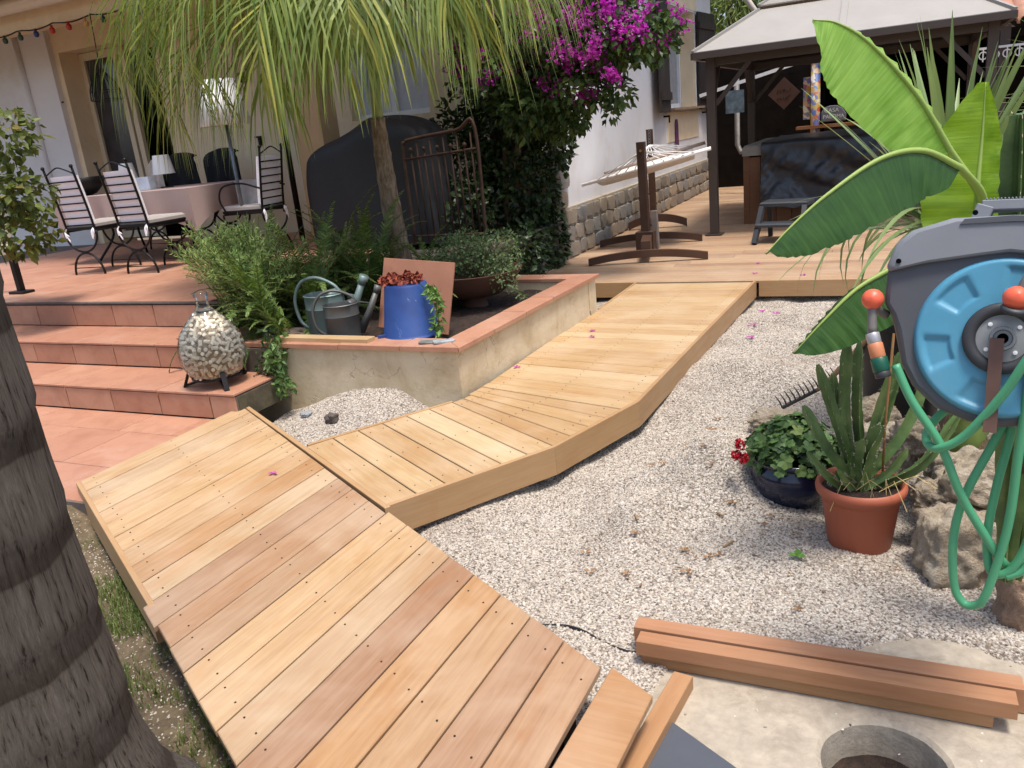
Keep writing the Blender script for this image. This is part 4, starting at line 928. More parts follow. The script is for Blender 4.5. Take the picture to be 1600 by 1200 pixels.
for k in range(30):
    a = U(0, 6.28); gs.tube([(GP.x, GP.y, .07), (GP.x+.1*math.cos(a), GP.y+.1*math.sin(a), U(.12, .2)), (GP.x+.17*math.cos(a), GP.y+.17*math.sin(a), U(.12, .22))], .003, 4, False)
gs.tube([(GP.x,GP.y,.1),(-.5,3.24,.15),(-.555,3.21,.165)], .003, 4)
child(tag(gs.build('stems', mat('green_stem', lin(96,112,60), .6, bump=0), None), kind='stuff'), ge)
RED = leafmat('red_petal', lin(150,16,30,.9), lin(200,30,44,.9), .2)
fl = MB()
for c0 in ((-.562,3.20,.19), (-.575,3.19,.145), (-.545,3.18,.135)):
    for k in range(34):
        d = V(random.gauss(0, 1), random.gauss(0, 1), random.gauss(0, 1)).normalized(); round_leaf(fl, Vector(c0)+d*U(.012, .024), d+V(U(-.6,.6), U(-.6,.6), U(-.6,.6)), U(.006, .010), k, 5, .3)
child(fl.build('flower_cluster', RED, None), ge)
# columnar cactus by the reel
cc = empty('columnar_cactus', (.33, 2.55, .1), 0, 'tall columnar cactus with pale spines rising behind the hose reel', 'cactus')
for k, pts in enumerate(([(.33,2.5,.1),(.31,2.45,.7),(.275,2.40,1.15),(.255,2.36,1.44)], [(.36,2.52,.1),(.36,2.5,.8),(.335,2.44,1.2),(.33,2.4,1.5)])):
    child(cactus_stem(pts, .042, 5, k*2.1+.4, .2, .55, .035, True, .55).build('stem', [CAC, SPINE], None, smooth=False, auto=50), cc)
# ------------------------------------------------------------------ hose reel
RG = mat('reel_grey', lin(86,88,94,.8), .5, var=.07, scale=6, bump=.1, bscale=90, dist=.002); RG2 = mat('reel_light_grey', lin(132,136,142,.8), .55, var=.08, scale=5, bump=.12, bscale=90, dist=.002)
RB = mat('reel_blue', lin(88,160,192,.75), .42, var=.08, scale=9, bump=.06, dirt=lin(112,168,190,.72)); ORG = mat('orange_plastic', lin(236,106,76,.85), .4, var=.05, bump=.03); RK = mat('reel_dark', lin(58,60,64,.8), .5, var=.08, bump=.05)
rl = empty('hose_reel', (.213, 1.966, .991), 0, 'grey wall type hose reel with a big blue disc standing on a post', 'hose reel'); rl.rotation_euler = (R(-15), 0, -R(6.19))
kx, kz = .00138, .00159
def rp(px, py): return ((px-1570)*kx, -(py-530)*kz)
def rprism(P, y0, y1, ch, name, m, mirror=False):
    """outline in reel pixels (left half, mirrored), extruded along local Y; front at y0"""
    pts = [rp(*q) for q in P]
    if mirror: pts = pts+[(-x, z) for x, z in reversed(pts) if abs(x) > 1e-4]
    n = len(pts); mb = MB(); cx = sum(p[0] for p in pts)/n; cz = sum(p[1] for p in pts)/n
    ins = [(cx+(x-cx)*(1-ch/max(.05, abs(x-cx)+abs(z-cz))), cz+(z-cz)*(1-ch/max(.05, abs(x-cx)+abs(z-cz)))) for x, z in pts]
    for (x, z), y in [(p, y0) for p in ins]+[(p, y0+ch) for p in pts]+[(p, y1) for p in pts]: mb.v.append((x, y, z))
    mb.f.append(tuple(range(n))); mb.mi.append(0); mb.f.append(tuple(reversed(range(2*n, 3*n)))); mb.mi.append(0)
    for i in range(n):
        j = (i+1) % n
        for k in (0, n): mb.f.append((k+j, k+i, k+n+i, k+n+j)); mb.mi.append(0)
    return mb.build(name, m, rl, auto=35)
body = [(1570,402),(1500,408),(1420,424),(1400,436),(1397,484),(1408,500),(1416,522),(1430,572),(1449,602),(1484,630),(1531,646),(1570,652)]
o = rprism(body, -.02, .17, .012, 'body', RG, True); o.modifiers.new('bev', 'BEVEL').width = .004
shell = [(1570,366),(1490,368),(1432,384),(1411,400),(1398,434),(1402,441),(1450,430),(1520,421),(1570,416)]
o = rprism(shell, -.036, .175, .014, 'upper_shell', RG2, True); o.modifiers.new('bev', 'BEVEL').width = .004
rprism([(1570,368),(1506,371),(1500,378),(1570,376)], -.04, -.03, .002, 'shell_ridge', RG, True)
hd = MB()
for s in (-1, 1):
    x0, z0 = rp(1520, 372); x1, z1 = rp(1532, 348); hd.bar((s*x0, .06, z0-.01), (s*x1, .06, z1), .075, .034, upv=(1, 0, 0))
x0, z0 = rp(1526, 347); hd.bar((x0, .06, z0), (-x0, .06, z0), .055, .022)
for k in range(16): x = lerp(x0*.85, -x0*.85, k/15); hd.bar((x, .033, z0+.013), (x, .087, z0+.013), .004, .006)
o = hd.build('handle', RG2, rl); o.modifiers.new('bev', 'BEVEL').width = .004
for px, py in ((1520, 363), (1417, 427)):
    x, z = rp(px, py); MB().lathe([(.0055,0),(.0055,.004),(.0001,.004)], 12).build('bolt_hole', DARK, rl, (x, -.037, z), (R(90), 0, 0))
bd_ = MB(); nr, na = 30, 144; RD = .174
for i in range(nr+1):
    r_ = lerp(.07, RD, i/nr)
    for k in range(na):
        a = 2*math.pi*k/na; s6 = ((a/(2*math.pi)*6+.25) % 1); e = min(s6-.24, .76-s6)*r_*1.05; d_ = min(e, (r_-.098), (.154-r_)); y = -.034+.007*max(0, min(1, d_/.006))
        if r_ > RD-.012: y += .022*((r_-(RD-.012))/.012)**2
        bd_.v.append((r_*math.cos(a), y, r_*math.sin(a)))
for i in range(nr):
    for k in range(na): a, b = i*na+k, i*na+(k+1) % na; bd_.f.append((a, b, b+na, a+na)); bd_.mi.append(0)
bd_.build('disc', RB, rl, smooth=True)
MB().lathe([(.076,0),(.076,.014),(.070,.02),(.056,.02),(.050,.012),(.050,0)], 48).build('hub_ring', RK, rl, (0, -.03, 0), (R(90), 0, 0), smooth=True)
hb = MB().lathe([(.052,.0),(.052,.010),(.026,.013),(.024,.02),(.019,.02),(.017,.012),(.011,.012),(.0105,.002),(.0001,.002)], 40).build('hub', mat('hub_grey', lin(150,152,152,.8), .45, .2, var=.06), rl, (0, -.031, 0), (R(90), 0, 0), auto=35)
for k in range(4):
    a = k*1.571+.7; MB().lathe([(.0045,0),(.0045,.003),(.0001,.0035)], 10).build('screw', WHITEP, hb, (.038*math.cos(a), .038*math.sin(a), .0115))
MB().lathe([(.0105,0),(.0001,0)], 16).build('bore', DARK, rl, (0, -.0345, 0), (R(90), 0, 0))
MB().tube([(.03,.16,.1),(.08,.50,-.5),(.13,.90,-.86)], .018, 10).build('stand_post', mat('rusty_post', lin(96,72,58), .7, .4, var=.3), rl, rot=(R(15), 0, 0), smooth=True)
MB().box((-.01, -.055, -.10), (.026, .006, .20)).build('bracket', mat('brown_strap', lin(104,76,66), .6), rl)
# outlet pipe with tap knob and couplings
x, z = rp(1382, 482)
MB().tube(spline([(-.235,.02,.045),(-.25,.0,.055),(x,-.03,z-.01),(x+.004,-.035,z-.075)], 6), .0105, 10).build('outlet_pipe', mat('pipe_grey', lin(120,116,112), .4), rl, smooth=True)
kb = MB().lathe([(.0001,-.024),(.012,-.023),(.021,-.012),(.024,.0),(.021,.012),(.013,.021),(.0001,.023)], 24).build('tap_knob', ORG, rl, (x, -.035, z+.002), (R(80), R(20), 0), smooth=True)
def coupling(parts, a, b, parent):
    a = Vector(a); b = Vector(b); L = (b-a).length; q = (b-a).to_track_quat('Z', 'Y').to_euler(); t = 0
    for nm, h_, r_, m in parts:
        o = MB().lathe([(.0001,0),(r_*.92,0),(r_,.002),(r_,h_-.002),(r_*.92,h_),(.0001,h_)], 20).build(nm, m, parent, a+(b-a)*(t/L), q, auto=40); t += h_
SIL = mat('silver_plastic', lin(190,190,192), .35, .4, bump=0); DKG = mat('dark_green_plastic', lin(24,92,72), .4, bump=0); PEA = mat('peach_plastic', lin(216,140,98), .45, bump=0)
coupling([('coupling_ring', .024, .015, SIL), ('coupling_ring', .034, .0165, PEA), ('coupling_ring', .032, .0185, DKG), ('coupling_ring', .014, .017, RK)], (x+.004,-.035,z-.075), (x+.035,-.04,z-.175), rl)
# spray nozzle hooked on the front
nx, nz_ = rp(1583, 478)
nzl = empty('hose_nozzle', (.213, 1.966, .991), 0, 'orange and grey spray nozzle hanging in front of the blue disc', 'nozzle'); nzl.rotation_euler = rl.rotation_euler
MB().lathe([(.0001,-.022),(.013,-.021),(.023,-.011),(.026,.001),(.022,.014),(.013,.024),(.0001,.027)], 24).build('knob', ORG, nzl, (nx, -.085, nz_), (R(70), R(25), 0), smooth=True)
MB().lathe([(.0001,0),(.024,0),(.027,.006),(.024,.012),(.0001,.012)], 24).build('collar', RK, nzl, (nx-.002, -.083, nz_-.027), (R(25), R(12), 0), smooth=True)
coupling([('barrel', .055, .015, mat('nozzle_grey', lin(128,128,130), .4, bump=0)), ('coupling_ring', .02, .0175, ORG), ('coupling_ring', .03, .014, SIL)], (nx+.012,-.08,nz_+.015), (nx+.045,-.075,nz_+.10), nzl)
HOSE = mat('green_hose', lin(84,166,122,.8), .42, var=.05, bump=.04)
hz = empty('garden_hose', (.2, 1.93, .5), 0, 'mint green garden hose hanging in tangled loops from the reel', 'hose')
def hose(pts, r_=.0096): child(MB().tube(spline(pts, 9), r_, 12).build('hose_length', HOSE, None, smooth=True), hz)
hose([(.006,1.935,.935),(.043,1.92,.855),(.104,1.91,.758),(.151,1.90,.643),(.216,1.90,.528),(.243,1.91,.484),(.262,1.93,.462),(.30,1.95,.47),(.34,1.97,.55),(.36,1.98,.70)])
hose([(.36,1.88,1.16),(.30,1.87,1.06),(.251,1.865,.98),(.21,1.87,.893),(.15,1.885,.795),(.105,1.90,.755),(.082,1.93,.748),(.077,1.955,.765),(.095,1.965,.80),(.13,1.965,.838),(.17,1.97,.87)])
hose([(.262,1.90,.98),(.258,1.895,.88),(.251,1.89,.746),(.247,1.89,.62),(.236,1.89,.52),(.212,1.89,.40),(.195,1.90,.368),(.172,1.91,.364),(.152,1.915,.40),(.143,1.92,.494),(.148,1.93,.57),(.166,1.935,.644),(.204,1.945,.742),(.24,1.95,.835),(.27,1.95,.9)])
hose([(.30,1.91,.98),(.30,1.905,.8),(.296,1.90,.66),(.286,1.90,.55),(.262,1.90,.475),(.232,1.905,.452),(.216,1.91,.472),(.21,1.92,.55),(.222,1.935,.66),(.238,1.945,.76),(.246,1.95,.84)])
hose([(.34,1.9,.9),(.325,1.9,.68),(.31,1.90,.55),(.285,1.9,.478),(.25,1.9,.452)])
# ------------------------------------------------------------------ dining group
CLOTH = mat('mauve_cloth', lin(176,154,148,.8), .85, var=.05, scale=3, bump=.08)
CUSH = mat('white_cushion', lin(246,244,250,.97), .9, var=.04, scale=6, bump=.15); CUSH2 = mat('grey_cushion', lin(176,170,166,.8), .9, var=.05)
TZ = .545
tb_ = empty('dining_table', (-7.6, 6.85, TZ), 0, 'long outdoor dining table on wrought iron legs', 'table')
MB().box((0, 0, .73), (1.96, .96, .03)).build('table_top', DARKWOOD, tb_)
for sx in (-.75, .75):
    for sy in (-.35, .35): MB().tube(spline([(sx, sy, .72), (sx*.9, sy*.7, .5), (sx*.82, sy*.5, .3), (sx, sy, 0)], 5), .014, 8).build('leg', BLACKM, tb_, smooth=True)
cl = MB(); hx, hy = 1.02, .52; per = []; nseg = 120
for k in range(nseg):
    s = k/nseg*4*1.0
    a = 2*math.pi*k/nseg; c_, s_ = math.cos(a), math.sin(a); rr = 1/max(abs(c_)/hx, abs(s_)/hy); p = V(c_*rr, s_*rr); per.append(p)
rows = 7
cl.v.append((0, 0, .752))
for j in range(rows+1):
    for k, p in enumerate(per):
        corner = max(0, (abs(p.x)/hx+abs(p.y)/hy-1))**3
        if j == 0: q = p*.985; z = .752
        else:
            t = (j-1)/(rows-1); drop = .27+.17*corner+.02*noise.noise(Vector((p.x*2, p.y*2, 1))); f = .025*math.sin(k*.55+p.x*2)*t+.03*t*corner
            q = p*(1.0+.012)+p.normalized()*(f); z = .75-drop*t
        cl.v.append((q.x, q.y, z))
for k in range(nseg): cl.f.append((0, 1+k, 1+(k+1) % nseg)); cl.mi.append(0)
for j in range(rows):
    for k in range(nseg): a, b = 1+j*nseg+k, 1+j*nseg+(k+1) % nseg; cl.f.append((a, a+nseg, b+nseg, b)); cl.mi.append(0)
o = cl.build('tablecloth', CLOTH, None, (-7.6, 6.85, TZ), auto=50); tag(o, 'mauve tablecloth hanging over the long terrace table', 'tablecloth')
def arc(c, r_, a0, a1, n, plane='xz', y=0, sx=1, sz=1):
    return [(c[0]+sx*r_*math.cos(lerp(a0, a1, i/n)), y, c[1]+sz*r_*math.sin(lerp(a0, a1, i/n))) for i in range(n+1)]
def chair(label, arms=False, cushion=True):
    t = empty('iron_chair', (0, 0, 0), 0, label, 'chair', 'iron chairs round the terrace table')
    for y in (-.24, .24):
        MB().tube(arc((0, 0), .20, 0, math.pi, 16, y=y, sz=1.1), .011, 7).build('leg', BLACKM, t, smooth=True)
        MB().tube(arc((0, .44), .22, math.pi, 2*math.pi, 16, y=y, sz=.95), .011, 7).build('seat_support', BLACKM, t, smooth=True)
        MB().tube([(-.2, y, .07), (.2, y, .07)], .005, 6).build('stretcher', BLACKM, t, smooth=True)
    for sx in (-.2, .2): MB().tube([(sx*.0+sx, -.24, .44), (sx, .24, .44)], .011, 7).build('seat_rail', BLACKM, t, smooth=True)
    for sx in (-.19, .19):
        pl_ = MB().tube(spline([(sx, -.22, .40), (sx, -.25, .65), (sx, -.32, 1.06)], 6), .012, 8); pl_.lathe([(.0001,-.02),(.014,-.014),(.02,0),(.014,.014),(.0001,.02)], 10, (sx, -.325, 1.075)); pl_.build('back_post', BLACKM, t, smooth=True)
    MB().tube(spline([(-.19,-.31,1.0),(-.11,-.315,1.035),(0,-.322,1.07),(.11,-.315,1.035),(.19,-.31,1.0)], 5), .007, 6).build('back_arch', BLACKM, t, smooth=True)
    for k in range(7):
        z = .50+.072*k; y = -.225-.10*((z-.4)/.66)**1.4; MB().box((0, y, z), (.37, .006, .014)).build('slat', BLACKM, t)
    MB().prism([(-.21,-.24),(.21,-.24),(.21,.25),(-.21,.25)], .45, .475, .004).build('seat', BLACKM, t)
    if cushion:
        MB().prism([(-.20,-.21),(.20,-.21),(.21,.25),(-.21,.25)], .477, .525, .02).build('seat_cushion', CUSH2, t)
        c = MB()
        for k in range(9):
            z = .49+.062*k; y = -.218-.10*((z-.4)/.66)**1.4+.012
            for s in (-.165, .165): c.v += [(s, y, z), (s, y+.045, z)]
        for k in range(8):
            a = 4*k; c.f += [(a, a+4, a+6, a+2), (a+1, a+3, a+7, a+5), (a, a+1, a+5, a+4), (a+2, a+6, a+7, a+3)]; c.mi += [0]*4
        c.f += [(0, 2, 3, 1), (32, 33, 35, 34)]; c.mi += [0, 0]; c.build('back_cushion', CUSH, t)
        for sx in (-.18, .18):
            m = MB()
            for q in range(4): m.tube(spline([(sx, -.235, .47), (sx+U(-.03, .03), -.25, .43), (sx+U(-.04, .04), -.25, U(.33, .4))], 4), .006, 5)
            tag(m.build('ties', CUSH, t), kind='stuff')
    if arms:
        for sx in (-.22, .22): MB().tube(spline([(sx,-.26,.68),(sx,-.05,.74),(sx,.18,.72),(sx,.25,.6),(sx,.2,.46)], 6), .010, 7).build('arm', BLACKM, t, smooth=True)
    return t
c1 = chair('iron chair with white back cushion, its back to the steps, next to the shrub'); c1.location = (-7.52, 5.95, TZ); c1.rotation_euler = (0, 0, R(4))
c2 = copy_tree(c1); c2.location = (-6.73, 5.93, TZ); c2.rotation_euler = (0, 0, R(2)); c2['label'] = 'iron chair with white back cushion, its back to the steps, nearer the floor lamp'
c3 = chair('iron armchair with curved arms at the head of the table beside the floor lamp', True); c3.location = (-6.12, 6.75, TZ); c3.rotation_euler = (0, 0, R(96))
c4 = chair('iron chair on the far side of the table with a black jacket and pale towel', False, False); c4.location = (-8.35, 7.68, TZ); c4.rotation_euler = (0, 0, R(176))
c5 = chair('iron chair on the far side of the table with only a black shirt', False, False); c5.location = (-7.55, 7.62, TZ); c5.rotation_euler = (0, 0, R(183))
def drape(name, c, w_, h_, m, label, seed, wob=.02, rz=0):
    mb = MB(); nu, nv = 22, 16
    for j in range(nv+1):
        for i in range(nu+1):
            u = i/nu*2-1; v = j/nv; wd = w_/2*(1-.22*max(0, .25-v)/.25+.10*noise.noise(Vector((u, v*2, seed)))); y = (-.07 if v > .15 else lerp(.05, -.07, v/.15))+wob*math.sin(u*7+seed+v*2)*v
            z = -h_*max(0, v-.1)/.9*(1-.14*abs(u)*noise.noise(Vector((u*2, seed, 0))))-.05*u*u*(1 if v < .4 else .4); mb.v.append((u*wd, y, z))
    for j in range(nv):
        for i in range(nu): a = j*(nu+1)+i; mb.f.append((a, a+nu+1, a+nu+2, a+1)); mb.mi.append(0)
    o = mb.build(name, m, None, c, (0, 0, rz), smooth=True); o.modifiers.new('thick', 'SOLIDIFY').thickness = .012; return tag(o, label, 'clothing')
BLK = mat('black_cloth', lin(22,22,26), .9, var=.15, bump=.1)
drape('jacket', (-8.28,7.96,TZ+1.13), .62, .60, BLK, 'black jacket hung over the chair by the open door', 1.0)
drape('shirt', (-7.52,7.92,TZ+1.13), .55, .46, BLK, 'black shirt hung over the chair near the lamp shade', 4.0)
drape('towel', (-8.62,7.90,TZ+1.10), .24, .6, mat('pale_towel', lin(214,200,188,.8), .95, bump=.3), 'pale beige towel hung beside the black jacket', 7.0)
SHADE = mat('lamp_shade', lin(244,242,238,.88), .8, var=.02, bump=.05)
lp = empty('floor_lamp', (-6.12, 6.57, TZ), 0, 'tall floor lamp with a big white tapered shade on the terrace', 'lamp')
MB().lathe([(.25,1.31),(.165,1.74)], 40).build('shade', SHADE, lp, smooth=True).modifiers.new('t', 'SOLIDIFY').thickness = .006
MB().lathe([(.164,1.738),(.0001,1.738)], 40).build('shade_top', SHADE, lp)
MB().tube([(0,0,.02),(0,0,1.45)], .018, 12).build('pole', mat('grey_steel', lin(122,130,138), .35, .7, bump=0), lp, smooth=True)
MB().lathe([(.0001,.03),(.13,.028),(.14,.01),(.14,0)], 28).build('base', mat('steel_base', lin(90,94,98), .4, .6), lp, smooth=True)
for k, (x, y, sc_, lab) in enumerate(((-8.15,7.0,1.0,'small white shaded table lamp next to the dark bowl'), (-7.55,6.98,1.15,'larger white shaded table lamp in front of the black jacket'))):
    t = empty('table_lamp', (x, y, TZ+.752), 0, lab, 'lamp', 'small lamps on the table'); t.scale = (sc_,)*3
    MB().lathe([(.105,.13),(.075,.31)], 28).build('shade', SHADE, t, smooth=True); MB().tube([(0,0,.01),(0,0,.2)], .016, 8).build('stem', BLACKM, t, smooth=True); MB().lathe([(.0001,.012),(.06,.012),(.062,0)], 20).build('base', BLACKM, t)
o = MB().box((0,0,.07), (.26,.10,.14)).build('napkin_box', mat('pale_box', lin(206,216,228,.8), .6), None, (-7.62,6.72,TZ+.754), (0,0,.1)); tag(o, 'small pale blue box standing on the tablecloth', 'box')
o = MB().lathe([(.05,.0),(.10,.015),(.19,.10),(.235,.20),(.228,.20),(.18,.105),(.0001,.02)], 30).build('bowl', BLACKM, None, (-8.42,6.62,TZ+.755), smooth=True); tag(o, 'black metal bowl on the table behind the white chair', 'bowl')
o = MB().box((0,0,.12), (.30,.22,.24)).build('storage_box', mat('grey_box', lin(170,168,168,.8), .6), None, (-6.12,6.8,TZ+.527), (0,0,.1)); tag(o, 'grey plastic box standing on the armchair seat', 'box')
pd = empty('pendant_lamp', (-8.55, 7.3, TZ+1.8), 0, 'black wire cage pendant lamp hanging in front of the sliding door', 'lamp')
for k in range(22):
    a = 2*math.pi*k/22; MB().tube([(math.cos(a)*r_, math.sin(a)*r_, z) for r_, z in ((.05,.30),(.075,.27),(.13,.2),(.165,.11),(.175,0))], .004, 5).build('wire', BLACKM, pd)
for r_, z in ((.175,0),(.166,.10)): MB().tube([(math.cos(a*.2618)*r_, math.sin(a*.2618)*r_, z) for a in range(25)], .005, 5).build('ring', BLACKM, pd)
MB().lathe([(.0001,.36),(.03,.355),(.05,.30),(.055,.29),(.0001,.29)], 20).build('cap', BLACKM, pd, smooth=True); MB().tube([(0,0,.35),(.02,.02,.95)], .006, 6).build('cord', BLACKM, pd)
sl_ = empty('string_lights', (-8.8, 7.2, 3.2), 0, 'string of coloured party bulbs hung along the porch beam', 'string lights')
cb = []; 
for k in range(41): t = k/40; cb.append((lerp(-11, -6.6, t), 7.28, 3.27-.035*abs(math.sin(t*22))))
child(MB().tube(cb, .008, 6).build('cord', BLACKM, None), sl_)
BC = [mat('bulb_%s' % n, c, .2, bump=0, var=.05) for n, c in (('red', lin(190,50,48)), ('blue', lin(44,62,110)), ('green', lin(50,84,66)), ('amber', lin(206,150,90)))]
for k in range(14): x = -10.6+k*.29; child(MB().lathe([(.0001,-.05),(.022,-.045),(.032,-.02),(.028,.008),(.014,.022),(.014,.045),(.0001,.046)], 14).build('bulb', BC[(k*7+k//3) % 4], None, (x, 7.27, 3.20), smooth=True), sl_)
rp_ = empty('hand_rail', (-7.29, 4.8, TZ), 0, 'dark metal handrail post with base plate at the terrace edge', 'railing')
MB().box((0,0,.21), (.05,.05,.42)).build('post', BLACKM, rp_); MB().prism([(-.1,-.06),(.1,-.06),(.1,.06),(-.1,.06)], 0, .025, .005).build('base_plate', BLACKM, rp_); MB().bar((.03,0,.43), (-1.2,0,.45), .06, .03).build('rail', mat('pale_rail', lin(200,184,160), .5), rp_)
# ------------------------------------------------------------------ foliage helpers
def leaf(mb, p, d, n, L, w_, fold=.25, mi=0):
    """folded pointed leaf; d = direction of the tip, n = rough normal"""
    d = d.normalized(); s = d.cross(n)
    if s.length < 1e-4: s = d.cross(Vector((.31, .2, .9)))
    s.normalize(); n = s.cross(d); m = p+d*(L*.42)-n*(w_*fold)
    mb.add([p, m+s*w_+n*(w_*fold*2), p+d*L, m-s*w_+n*(w_*fold*2), m], [(0, 4, 1), (4, 2, 1), (0, 3, 4), (4, 3, 2)], mi)
def rv(): return Vector((random.gauss(0, 1), random.gauss(0, 1), random.gauss(0, 1))).normalized()
def cloud(mb, lobes, L, w_, hang=.4, shell=.55, mi=0):
    for (c, r_, cnt) in lobes:
        c = Vector(c); r_ = (r_,)*3 if not isinstance(r_, (tuple, list)) else r_
        for k in range(cnt):
            d = rv(); q = lerp(shell, 1.0, random.random()**.6)*(1+.22*noise.noise(d*2.3+c))
            p = c+Vector((d.x*r_[0], d.y*r_[1], d.z*r_[2]))*q
            t = (d*.8+rv()*.9+Vector((0, 0, -hang))); leaf(mb, p, t, d+Vector((0, 0, .6))+rv()*.5, L*U(.6, 1.25), w_*U(.7, 1.2), .2, mi)
def frond_mesh(name, L, n, leafL, lw, m, mr, el=R(60), droop=2.0, seed=0, hang=.6, taper=.35, rad=.012, curl=0.0, vee=.35):
    """pinnate frond: arching stalk with two rows of leaflets, along local +X"""
    rr = random.Random(seed); mb = MB(); x = z = y = 0; a = el; pts = [Vector((0, 0, 0))]; N_ = 24
    for i in range(N_):
        a -= droop/N_*(.35+1.3*i/N_); x += L/N_*math.cos(a); z += L/N_*math.sin(a); y += curl*L/N_*(i/N_); pts.append(Vector((x, y, z)))
    mb.tube(pts, [rad*(1-.85*i/N_)+.0012 for i in range(N_+1)], 5, True, 1)
    for k in range(n):
        t = .10+.9*k/(n-1); f = t*N_; i = min(N_-1, int(f)); p = lerp(pts[i], pts[i+1], f-i); tg = (pts[i+1]-pts[i]).normalized()
        sd_ = tg.cross(Vector((0, 0, 1))); sd_ = sd_.normalized() if sd_.length > .05 else Vector((0, 1, 0)); upn = sd_.cross(tg)
        Lk = leafL*(math.sin(math.pi*min(1, (.14+.86*t)))**.5*(1-taper*t)+.08)*rr.uniform(.85, 1.1)
        for s in (-1, 1):
            if rr.random() < .03: continue
            d = (sd_*s*(1-.35*t)+tg*(.45+.5*t)+upn*(vee+rr.uniform(-.25, .25))).normalized(); q = p.copy(); w0 = lw*rr.uniform(.8, 1.2); row = []
            for j in range(5):
                u = j/4; w_ = w0*(1-u**1.7)*(.6+.4*min(1, u*4))+.0004; cs = d.cross(upn+tg*.2); cs = cs.normalized() if cs.length > .05 else tg
                row.append((q+cs*w_, q-cs*w_)); d = (d+Vector((0, 0, -hang*(.35+u)*rr.uniform(.7, 1.2)))).normalized(); q = q+d*(Lk/4)
            base = len(mb.v)
            for a_, b_ in row: mb.v += [tuple(a_), tuple(b_)]
            for j in range(4): mb.f.append((base+2*j, base+2*j+1, base+2*j+3, base+2*j+2)); mb.mi.append(0)
    return mb.mesh(name, [m, mr], False)
# ------------------------------------------------------------------ slender palm in the planter
PALM = leafmat('palm_leaflet', lin(98,120,58,.9), lin(164,178,98,.9), .38, .45, 1.2, lin(214,196,86,.9)); PALMR = mat('palm_rachis', lin(150,150,90), .6, var=.25, bump=0)
pm = empty('queen_palm', (-3.62, 5.6, .28), 0, 'slender young palm with long drooping feathery fronds growing in the planter', 'palm')
TB2 = N('young_palm_bark'); _g = TB2.coord(); _n = TB2.noise(TB2.mapping(_g, (18, 18, 5)), 1.6, 6, .65, .8); TB2.setc(TB2.ramp(_n, [(.3, lin(84,66,52)), (.5, lin(136,116,94)), (.7, lin(172,156,136))])); TB2.b.inputs['Roughness'].default_value = .9; TB2.bump(_n, .9, .02); TB2 = TB2.m
tp_ = spline([(-3.62,5.6,.22),(-3.65,5.6,.6),(-3.68,5.6,1.05),(-3.69,5.6,1.45),(-3.69,5.6,1.72)], 8); nT = len(tp_)
child(MB().tube(tp_, [.098-.045*(i/nT)+.006*(i % 4 == 0) for i in range(nT)], 16).build('trunk', TB2, None, smooth=True), pm)
child(MB().tube(spline([(-3.69,5.6,1.68),(-3.67,5.6,2.0),(-3.59,5.58,2.58)], 6), [.045-.001*i for i in range(13)], 12).build('crownshaft', mat('crownshaft', lin(150,160,96,.8), .5, var=.3, scale=6), None, smooth=True), pm)
CR = V(-3.60, 5.58, 2.56)
for k, (az_, el_, L, dr) in enumerate(((180,40,2.6,1.9), (190,46,2.3,2.1), (200,36,2.3,2.3), (208,24,2.1,2.2), (214,38,2.5,2.5), (220,16,1.8,2.1), (227,32,2.3,2.5), (236,18,1.7,2.2), (246,36,2.1,2.7), (257,16,1.4,2.2), (268,34,1.8,2.6), (282,20,1.3,2.3), (296,38,1.6,2.6), (312,24,1.3,2.3), (326,38,1.6,2.4), (340,28,1.4,2.1), (354,40,1.6,2.2), (10,46,1.8,2.4), (35,54,2.0,2.5), (80,60,2.0,2.5), (140,58,2.2,2.4), (205,52,2.5,2.8), (232,52,2.3,2.9), (345,52,1.8,2.6))):
    me = frond_mesh('frond', L, 26 if az_ < 203 else 40, 1.12, .0105, PALM, PALMR, R(el_), dr, k, 1.0, .1, .013)
    child(inst(me, 'frond', None, CR+V(0, 0, U(-.12, .12)), (0, 0, R(az_))), pm)
# ------------------------------------------------------------------ ferns and bushes of the planter
FERN = leafmat('fern_leaf', lin(66,94,44,.85), lin(124,154,80,.85), .3, .55, 2.5, lin(150,150,70,.75)); FERNR = mat('fern_stalk', lin(110,100,56), .7, bump=0)
FM = [frond_mesh('frond', L, 34, .065, .006, FERN, FERNR, R(e), d, s, .12, .55, .003, c, .1) for s, (L, e, d, c) in enumerate(((.6,70,1.2,0), (.65,78,1.5,.15), (.55,60,1.6,-.15), (.6,50,1.5,.1), (.7,82,1.0,0), (.5,35,1.4,.1), (.6,25,1.9,-.1)))]
def fern(c, n, label, az0=0, az1=360, hi=True, sc=1):
    t = empty('fern', c, 0, label, 'fern', 'ferns in the planter')
    for k in range(int(n*1.9)):
        me = random.choice(FM); s = U(.85, 1.4)*sc; inst(me, 'frond', t, (U(-.05, .05), U(-.05, .05), U(-.02, .03)), (U(-.15, .15), U(-.1, .1), R(U(az0, az1))), (s, s, s))
fern((-4.02,4.35,.33), 26, 'fern arching over the steps behind the cork filled bottle', 130, 320, sc=1.0)
fern((-3.92,4.75,.34), 26, 'tall fern behind the larger watering can')
fern((-4.3,4.95,.36), 24, 'fern at the terrace edge in front of the floor lamp')
fern((-3.75,5.25,.34), 26, 'fern between the watering cans and the slender palm', sc=1.05)
fern((-4.25,5.6,.4), 24, 'dense fern below the pillar')
fern((-3.35,5.45,.33), 12, 'small upright fern beside the palm trunk', sc=.8)
fern((-3.72,4.15,.36), 9, 'short fern spilling over the planter corner', 190, 330, sc=.6)
fern((-3.25,5.05,.33), 10, 'low fern behind the leaning terracotta slab', sc=.7)
ROSE = leafmat('rosemary_leaf', lin(118,150,84,.9), lin(176,200,124,.9), .3, .6, 4)
